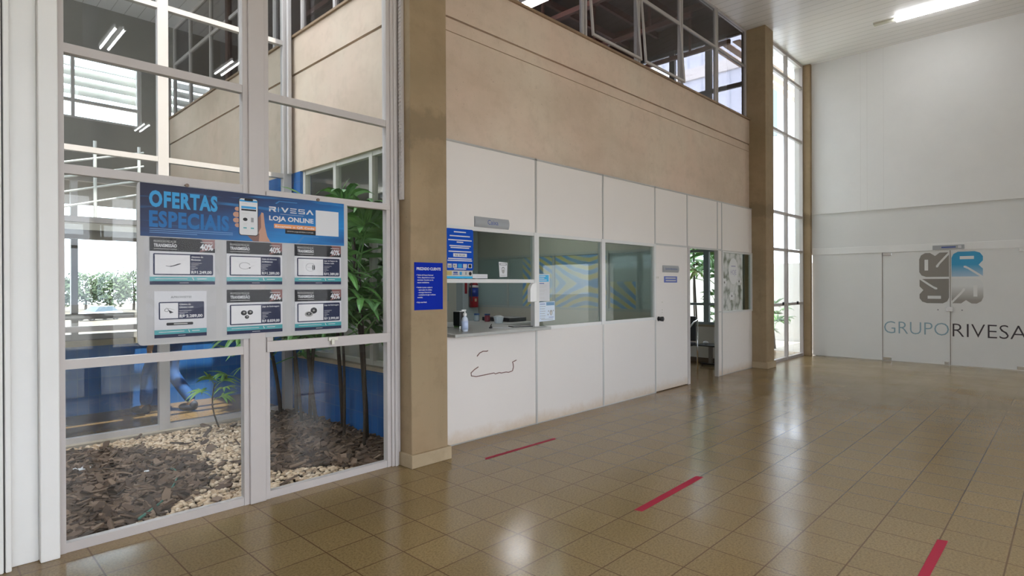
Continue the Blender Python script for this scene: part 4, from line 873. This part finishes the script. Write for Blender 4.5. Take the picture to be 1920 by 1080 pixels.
MB().box(10.57, 10.63, 4.97, 5.03, .06, .40).build('leg', M('table_grey', (.30, .29, .28), .4), r)
MB().box(10.56, 10.64, 4.78, 5.2, .03, .06).tube([(10.6, 4.8, 0), (10.6, 4.8, .03)], .022).tube([(10.6, 5.18, 0), (10.6, 5.18, .03)], .022).build('foot', BLACK, r)
r = MB().lathe([(.03, 0), (.05, .02), (.055, .04), (.03, .06), (.01, .065)], (10.5, 5.05, .425), 14).build('bowl', M('bowl_grey', (.45, .45, .44), .3)); tag(r, 'small grey white bowl on the side table', 'bowl')

# ------------------------------------------------------------------ planting, mulch and pebbles in the first garden
def island_mat(name, *cols, rough=.85):
    m, nb, b = raw(name); g = nb.n('NewGeometry').outputs['Random Per Island']
    k = len(cols); nb.t.links.new(nb.ramp(g, *[(i/(k-1), c) for i, c in enumerate(cols)]), b.inputs['Base Color']); b.inputs['Roughness'].default_value = rough; return m
def in_bark(x, y):
    if (x-.52)**2+(y-5.55)**2 < 1.22**2: return True
    return x > 2.06+(y-4.87)*.33+.06*math.sin(9*y) and y > 4.92-(x-2.06)*.8+.05*math.sin(11*x)
bk = MB(); gv = MB()
ico = bmesh.new(); bmesh.ops.create_icosphere(ico, subdivisions=1, radius=1); IV = [v.co.copy() for v in ico.verts]; IF = [tuple(v.index for v in f.verts) for f in ico.faces]; ico.free()
for i in range(9500):
    x, y = rnd.uniform(.35, 3.28), rnd.uniform(YG+.06, 6.9)
    if x < .5+.0*y: continue
    if x > 3.24: continue
    if in_bark(x, y) or rnd.random() < .012:
        l, w_, h = rnd.uniform(.025, .085), rnd.uniform(.012, .034), rnd.uniform(.003, .008)
        R3 = Matrix.Rotation(rnd.uniform(0, 6.28), 3, 'Z') @ Matrix.Rotation(rnd.gauss(0, .35), 3, 'X') @ Matrix.Rotation(rnd.gauss(0, .3), 3, 'Y')
        c = Vector((x, y, rnd.uniform(.012, .05)))
        j = [rnd.uniform(.6, 1) for _ in range(4)]
        pts = [(-l, -w_*j[0]), (-l*.2, -w_), (l, -w_*j[1]), (l*1.1, w_*j[2]*.3), (l*.5, w_), (-l*.9, w_*j[3])]
        vs = [c+R3 @ Vector((a, b, -h)) for a, b in pts]+[c+R3 @ Vector((a, b, h)) for a, b in pts]
        bk.add(vs, [tuple(range(6))[::-1], tuple(range(6, 12))]+[(q, (q+1) % 6, 6+(q+1) % 6, 6+q) for q in range(6)])
    else:
        s_ = rnd.uniform(.012, .027); R3 = Matrix.Rotation(rnd.uniform(0, 6.28), 3, 'Z') @ Matrix.Rotation(rnd.uniform(0, .8), 3, 'X'); c = Vector((x, y, s_*.55))
        sx, sy, sz = s_*rnd.uniform(.9, 1.4), s_*rnd.uniform(.7, 1), s_*rnd.uniform(.5, .75)
        gv.add([c+R3 @ Vector((v.x*sx, v.y*sy, v.z*sz)) for v in IV], IF)
tag(bk.build('bark_mulch', island_mat('bark', (.026, .015, .009), (.09, .052, .032), (.21, .14, .095), (.048, .028, .017), (.12, .075, .048))), 'dark brown bark chips spread in two patches behind the garden glass', 'mulch', kind='stuff')
tag(gv.build('gravel', island_mat('pebbles', (.50, .37, .235), (.64, .49, .34), (.33, .225, .135), (.72, .58, .43), (.52, .36, .22), (.26, .18, .115)), smooth=True), 'pale rounded pebbles between the two patches of bark', 'gravel', kind='stuff')
hs = MB().tube([(1.02, 4.40, .045), (1.20, 4.60, .05), (1.36, 4.90, .05), (1.47, 5.15, .05), (1.50, 5.35, .05), (1.42, 5.62, .045), (1.38, 5.85, .045)], .009)
tag(hs.build('garden_hose', M('hose_green', (.03, .13, .09), .4), smooth=True), 'thin dark green hose lying along the edge of the left bark patch', 'hose')
def scrap(pts, label, mat): tag(MB().poly(Fr((0, 0, 0), (1, 0, 0), (0, 1, 0), (0, .1, 1)), pts, .058, .062).build('paper_scrap', mat), label, 'litter')
scrap([(.93, 5.86), (1.02, 5.88), (1.05, 5.96), (.97, 5.99), (.91, 5.95)], 'largest white paper scrap on the left bark patch', PW)
scrap([(1.30, 5.42), (1.335, 5.42), (1.34, 5.46), (1.305, 5.455)], 'tiny white scrap near the hose on the left bark patch', PW)
LEAF = island_mat('leaf_green', (.035, .10, .02), (.07, .20, .04), (.12, .28, .06), (.05, .14, .03), rough=.45)
LEAFY = island_mat('leaf_fresh', (.10, .24, .045), (.16, .32, .06), (.07, .18, .035), rough=.4)
STEM = M('palm_stem', (.045, .032, .022), .8, var=.4, vs=30)
def blade(mb, c, d, up, L, W, droop):
    side = d.cross(up).normalized(); vs = []; K = 5
    for i in range(K+1):
        t_ = i/K; p = c+d*(L*t_)-Vector((0, 0, 1))*(droop*L*t_*t_); wd = W*(.35+.65*math.sin(math.pi*min(1, t_*.9+.12)))*(1 if i < K else .15)
        vs += [p-side*wd/2, p+up*wd*.18, p+side*wd/2]
    fs = []
    for i in range(K): a = 3*i; fs += [(a, a+1, a+4, a+3), (a+1, a+2, a+5, a+4)]
    mb.add(vs, fs)
def fan_palm(x, y, h, lean, label, n, lo, mat=LEAF, sz=1.35, rs=1, stem_r=.021, grp='lady palms in the garden', tip=None):
    q = random.Random(rs); r = empty('lady_palm', (x, y, 0)); tag(r, label, 'palm', grp)
    top = Vector((x+lean[0], y+lean[1], h)); b0 = Vector((x, y, 0)); pt = lambda t_: b0.lerp(top, t_)+Vector((.03*math.sin(4*t_+rs), .03*math.sin(3*t_+2*rs), 0))
    MB().tube([pt(i/6) for i in range(7)], [stem_r*(1.15-.4*i/6) for i in range(7)], 7).build('stem', STEM, r, smooth=True)
    for k in range(n):
        t_ = lo+(1-lo)*(k+.5)/n; az = k*2.4+q.uniform(-.4, .4); el = q.uniform(.15, .9)*(1 if t_ < .9 else 1.3)
        d = Vector((math.cos(az)*math.cos(el), math.sin(az)*math.cos(el), math.sin(el))); p0 = pt(t_); pl = q.uniform(.16, .30)*sz; p1 = p0+d*pl
        lf = MB().tube([p0, p0.lerp(p1, .5)+Vector((0, 0, .015)), p1], .004*sz+.001, 5)
        side = d.cross(Vector((0, 0, 1))).normalized(); up = side.cross(d).normalized(); nb_l = q.choice((8, 9, 10))
        for j in range(nb_l):
            a = math.radians(-80+160*j/(nb_l-1)); dd = (d*math.cos(a)+side*math.sin(a)+up*.15).normalized()
            blade(lf, p1, dd, up, q.uniform(.24, .36)*sz*(.75+.25*math.cos(a)), .046*sz, q.uniform(.25, .8))
        lf.build('frond', mat, r)
    return r
fan_palm(3.10, 5.02, 2.1, (-.06, .10), 'tall lady palm nearest the right edge of the garden glass', 24, .50, rs=1, stem_r=.024, sz=1.6)
fan_palm(3.20, 5.70, 2.0, (-.03, -.02), 'second lady palm stem from the right, against the blue tiled wall', 20, .48, rs=2, sz=1.5)
fan_palm(3.14, 6.12, 1.9, (-.10, .0), 'leaning lady palm in the middle clump by the blue wall', 13, .45, rs=3)
fan_palm(3.18, 6.26, 2.2, (.03, -.10), 'tallest lady palm of the middle clump', 14, .48, rs=4)
fan_palm(3.05, 6.22, 1.5, (-.22, .05), 'shorter lady palm leaning left out of the middle clump', 9, .5, rs=5, stem_r=.016)
fan_palm(3.20, 6.72, 1.5, (-.05, .05), 'slim lady palm in front of the far garden corner', 8, .5, rs=6)
fan_palm(3.04, 6.80, 1.25, (-.22, -.15), 'lady palm with fronds drooping over the center post', 12, .5, rs=7)
for i_, (px_, py_, hh, nn) in enumerate(((2.98, 4.86, 1.75, 12), (3.02, 5.30, 1.85, 12))): fan_palm(px_, py_, hh, (.0, .03), ('lady palm crowding in front of the tall one by the glass edge', 'lady palm between the two tall stems by the blue wall')[i_], nn+4, .55, rs=31+i_, stem_r=.014, sz=1.5)
fan_palm(2.63, 6.80, .95, (-.02, -.02), 'small dark lady palm standing alone near the far kerb', 6, .35, sz=.75, rs=8, stem_r=.011)
fan_palm(2.32, 6.76, .52, (-.05, -.06), 'little fresh green palm, leftmost plant behind the glass', 5, .55, mat=LEAFY, sz=.62, rs=9, stem_r=.008)
for i, (x, y, h, n, lb) in enumerate(((12.1, 5.55, 2.3, 9, 'lady palm outside the side room window, left in the doorway view'), (12.4, 6.2, 2.7, 9, 'taller lady palm outside the side room window, right in the doorway view'), (14.2, 7.1, 3.0, 20, 'big dark palm by the garden wall, seen through the doorway window'), (13.2, 6.35, 2.6, 16, 'middle palm of the second garden, seen through the doorway window'), (12.2, 5.62, 1.25, 10, 'short spiky palm just outside the side room window'), (14.6, 5.25, .9, 7, 'low palm at the foot of the tall slot window, right one'), (13.3, 4.95, 1.0, 7, 'low palm at the foot of the tall slot window, left one'))):
    fan_palm(x, y, h, (.05, .05), lb, n, .45 if h < 2 else .6, rs=20+i, sz=1.1 if h < 2 else 1.9, grp='palms in the bright second garden')

# ------------------------------------------------------------------ walking person beyond the far glazing
def skin(name, nodes, edges, mat, parent, sub=2):
    me = bpy.data.meshes.new(name); ks = list(nodes); me.from_pydata([nodes[k][0] for k in ks], [(ks.index(a), ks.index(b)) for a, b in edges], [])
    o = bpy.data.objects.new(name, me); COL.objects.link(o); o.modifiers.new('s', 'SKIN'); m2 = o.modifiers.new('u', 'SUBSURF'); m2.levels = m2.render_levels = sub
    for i, k_ in enumerate(ks):
        sv = me.skin_vertices[0].data[i]; rr = nodes[k_][1]; sv.radius = rr if isinstance(rr, tuple) else (rr, rr); sv.use_root = (i == 0)
    bpy.context.view_layer.update(); dg = bpy.context.evaluated_depsgraph_get(); e = bpy.data.meshes.new_from_object(o.evaluated_get(dg)); e.name = name
    bpy.data.objects.remove(o); bpy.data.meshes.remove(me)
    e.materials.clear(); e.materials.append(mat); e.polygons.foreach_set('use_smooth', [True]*len(e.polygons))
    o = bpy.data.objects.new(name, e); COL.objects.link(o); o.parent = parent; LOC[o.name] = LOC[parent.name]; return o
pr = empty('person', (2.22, 8.12, 0)); tag(pr, 'person in blue jeans walking left beyond the far garden glazing, mostly hidden by the board', 'person')
# local axes: +x forward, +y to the left; turned afterwards
J = {'pelvis': ((0, 0, .93), (.13, .10)), 'waist': ((0, 0, 1.08), (.125, .095)), 'chest': ((.02, 0, 1.28), (.15, .11)), 'neck0': ((.02, 0, 1.44), .07), 'neck1': ((.03, 0, 1.51), .052), 'head0': ((.045, 0, 1.58), (.072, .080)), 'head1': ((.05, 0, 1.66), (.078, .092)), 'head2': ((.045, 0, 1.72), (.055, .065))}
E_ = [('pelvis', 'waist'), ('waist', 'chest'), ('chest', 'neck0'), ('neck0', 'neck1'), ('neck1', 'head0'), ('head0', 'head1'), ('head1', 'head2')]
LEG = {}
for s_, sg, kn, an, ft in (('l', 1, (.20, .10, .50), (.24, .10, .09), (.36, .11, .03)), ('r', -1, (.05, -.10, .50), (-.24, -.10, .12), (-.14, -.10, .03))):
    J['hip'+s_] = ((0, .10*sg, .88), .095); J['knee'+s_] = (kn, .062); J['ank'+s_] = (an, .042); J['toe'+s_] = (ft, .036)
    E_ += [('pelvis', 'hip'+s_), ('hip'+s_, 'knee'+s_), ('knee'+s_, 'ank'+s_), ('ank'+s_, 'toe'+s_)]
    J['sh'+s_] = ((.02, .17*sg, 1.40), .062); J['el'+s_] = ((-.06*sg, .24*sg, 1.13), .045); J['wr'+s_] = ((.12-.08*sg, .25*sg, .90), .032); J['pm'+s_] = ((.15-.08*sg, .25*sg, .83), .034)
    E_ += [('chest', 'sh'+s_), ('sh'+s_, 'el'+s_), ('el'+s_, 'wr'+s_), ('wr'+s_, 'pm'+s_)]
    bx, by = .15-.08*sg, .25*sg
    for fi, (dx, ln) in enumerate(((-.026, .062), (-.009, .075), (.008, .078), (.024, .068))):
        J['f%d%s' % (fi, s_)] = ((bx+dx+.004, by, .80-ln*.5), .009); J['g%d%s' % (fi, s_)] = ((bx+dx+.012, by-.012*sg, .80-ln), .008); E_ += [('pm'+s_, 'f%d%s' % (fi, s_)), ('f%d%s' % (fi, s_), 'g%d%s' % (fi, s_))]
    J['th'+s_] = ((bx+.045, by-.01*sg, .81), .010); E_ += [('pm'+s_, 'th'+s_)]
skin('body', J, E_, M('skin', (.40, .23, .16), .5), pr)
JE = M('blue_jeans', (.02, .10, .33), .75, var=.3, vs=30)
tj = {'pelvis': ((0, 0, .95), (.15, .12)), 'waist': ((0, 0, 1.04), (.145, .115))}; te = [('pelvis', 'waist')]
for s_, sg in (('l', 1), ('r', -1)):
    for k_, rr in (('hip', .115), ('knee', .082), ('ank', .070)): tj[k_+s_] = (J[k_+s_][0], rr)
    te += [('pelvis', 'hip'+s_), ('hip'+s_, 'knee'+s_), ('knee'+s_, 'ank'+s_)]
skin('jeans', tj, te, JE, pr)
sj = {'chest': ((.02, 0, 1.28), (.175, .135)), 'waist': ((0, 0, 1.06), (.155, .125)), 'hem': ((0, 0, .96), (.16, .13)), 'neck': ((.02, 0, 1.44), .085)}; se = [('chest', 'waist'), ('waist', 'hem'), ('chest', 'neck')]
for s_ in 'lr':
    sj['sh'+s_] = (J['sh'+s_][0], .08); a, b = Vector(J['sh'+s_][0]), Vector(J['el'+s_][0]); sj['sl'+s_] = (tuple(a.lerp(b, .75)), .068); se += [('chest', 'sh'+s_), ('sh'+s_, 'sl'+s_)]
skin('shirt', sj, se, M('shirt_grey_blue', (.16, .20, .28), .8), pr)
hm = MB().ball((.035, 0, 1.70), (.095, .085, .075), 14).ball((-.005, 0, 1.66), (.075, .08, .09), 14); hm.v = [v+LOC[pr.name] for v in hm.v]; hm.build('hair', M('hair_dark', (.02, .014, .01), .6), pr, smooth=True)
fm = MB().ball((.132, .03, 1.645), .012, 8).ball((.132, -.03, 1.645), .012, 8); fm.v = [v+LOC[pr.name] for v in fm.v]; fm.build('eyes', PW, pr, smooth=True)
fm = MB().ball((.142, 0, 1.62), (.018, .014, .022), 8).ball((.126, 0, 1.585), (.012, .028, .007), 8).ball((.04, .088, 1.63), (.02, .012, .03), 8).ball((.04, -.088, 1.63), (.02, .012, .03), 8); fm.v = [v+LOC[pr.name] for v in fm.v]; fm.build('face_features', MATS['skin'], pr, smooth=True)
for s_ in 'lr':
    a, t_ = Vector(J['ank'+s_][0]), Vector(J['toe'+s_][0]); sh = MB().ball((a.x+.06, a.y, .05), (.13, .05, .05), 12).ball((a.x-.01, a.y, .075), (.055, .046, .06), 12); sh.v = [v+LOC[pr.name] for v in sh.v]; sh.build('shoe', M('shoe_dark', (.03, .035, .06), .6), pr, smooth=True)
pr.rotation_euler.z = math.radians(130)

# ------------------------------------------------------------------ the yard beyond: car and trees
def along(px, d): l = (px-960)/1088.9; return d*(.718+.696*l), d*(.696-.718*l)
cxx, cyy = along(184, 58); CZ = -1.7
cr_ = empty('car', (0, 0, 0)); tag(cr_, 'white car parked in the yard, seen through the left garden glass', 'car')
sf = Fr((0, -.82, 0), (1, 0, 0), (0, 0, 1), (0, 1, 0))
MB().poly(sf, [(-2.0, .28), (-2.02, .55), (-1.95, .72), (-1.05, .86), (.95, .90), (1.75, .88), (2.0, .80), (2.02, .35), (1.9, .25), (-1.9, .25)], 0, 1.64).build('body', M('car_white', (.50, .51, .53), .2, coat=.5), cr_, bevel=.05)
MB().add([(a*(1), b, c) for a, b, c in ((-1.0, -.78, .86), (1.5, -.78, .90), (1.5, .78, .90), (-1.0, .78, .86), (-.35, -.60, 1.38), (1.05, -.60, 1.38), (1.05, .60, 1.38), (-.35, .60, 1.38))], [(0, 1, 5, 4), (1, 2, 6, 5), (2, 3, 7, 6), (3, 0, 4, 7)]).build('windows', M('car_glass', (.05, .07, .09), .08), cr_)
MB().box(-.38, 1.08, -.62, .62, 1.37, 1.42).build('roof', MATS['car_white'], cr_, bevel=.02)
for x in (-1.25, 1.25):
    for y in (-.72, .72):
        wm = MB().tube([(x, y-.10, .30), (x, y+.10, .30)], .30, 18).build('wheel', BLACK, cr_); MB().tube([(x, y-.11, .30), (x, y+.11, .30)], .17, 12).build('hubcap', CHROME, wm)
for y in (-.58, .58): MB().box(-2.04, -1.98, y-.16, y+.16, .58, .70).build('headlight', CHROME, cr_)
MB().box(-2.06, -1.96, -.78, .78, .30, .42).build('bumper', BLACK, cr_, bevel=.02)
cr_.location = (cxx, cyy, CZ); cr_.rotation_euler.z = math.radians(28)
CROWN = island_mat('tree_leaves', (.025, .045, .018), (.045, .07, .028), (.07, .095, .04), (.035, .055, .022), rough=.7)
def tree(px, d, h, rad, label, rs):
    q = random.Random(rs); x, y = along(px, d); r = empty('tree', (x, y, CZ)); tag(r, label, 'tree', 'trees beyond the yard')
    MB().tube([(x, y, CZ), (x+.1, y, CZ+h*.35), (x, y+.1, CZ+h*.7)], [.18, .14, .07], 7).build('trunk', STEM, r)
    m = MB()
    for i in range(900):
        u, v = q.uniform(0, 6.283), math.acos(q.uniform(-1, 1)); rr = rad*q.uniform(.6, 1)*(1+.25*math.sin(3*u+rs)*math.sin(2*v)); c = Vector((x+rr*math.sin(v)*math.cos(u)*1.3, y+rr*math.sin(v)*math.sin(u), CZ+h*.58+rr*math.cos(v)*h*.42/rad))
        a = Vector((q.gauss(0, 1), q.gauss(0, 1), q.gauss(0, 1))).normalized()*.28; b = a.orthogonal().normalized()*.16; m.add([c-a, c+b, c+a, c-b], [(0, 1, 2, 3)])
    m.build('crown', CROWN, r)
for px, d, h, rad, lb, rs in ((112, 78, 5.0, 1.9, 'tree at the left edge of the yard view, behind the far window bar', 1), (160, 86, 5.6, 2.2, 'broad tree directly behind the parked white car', 2), (205, 76, 5.2, 1.9, 'tree right of the parked white car', 3), (250, 84, 6.0, 2.2, 'tree at the right end of the yard view', 4)): tree(px, d, h, rad, lb, rs)
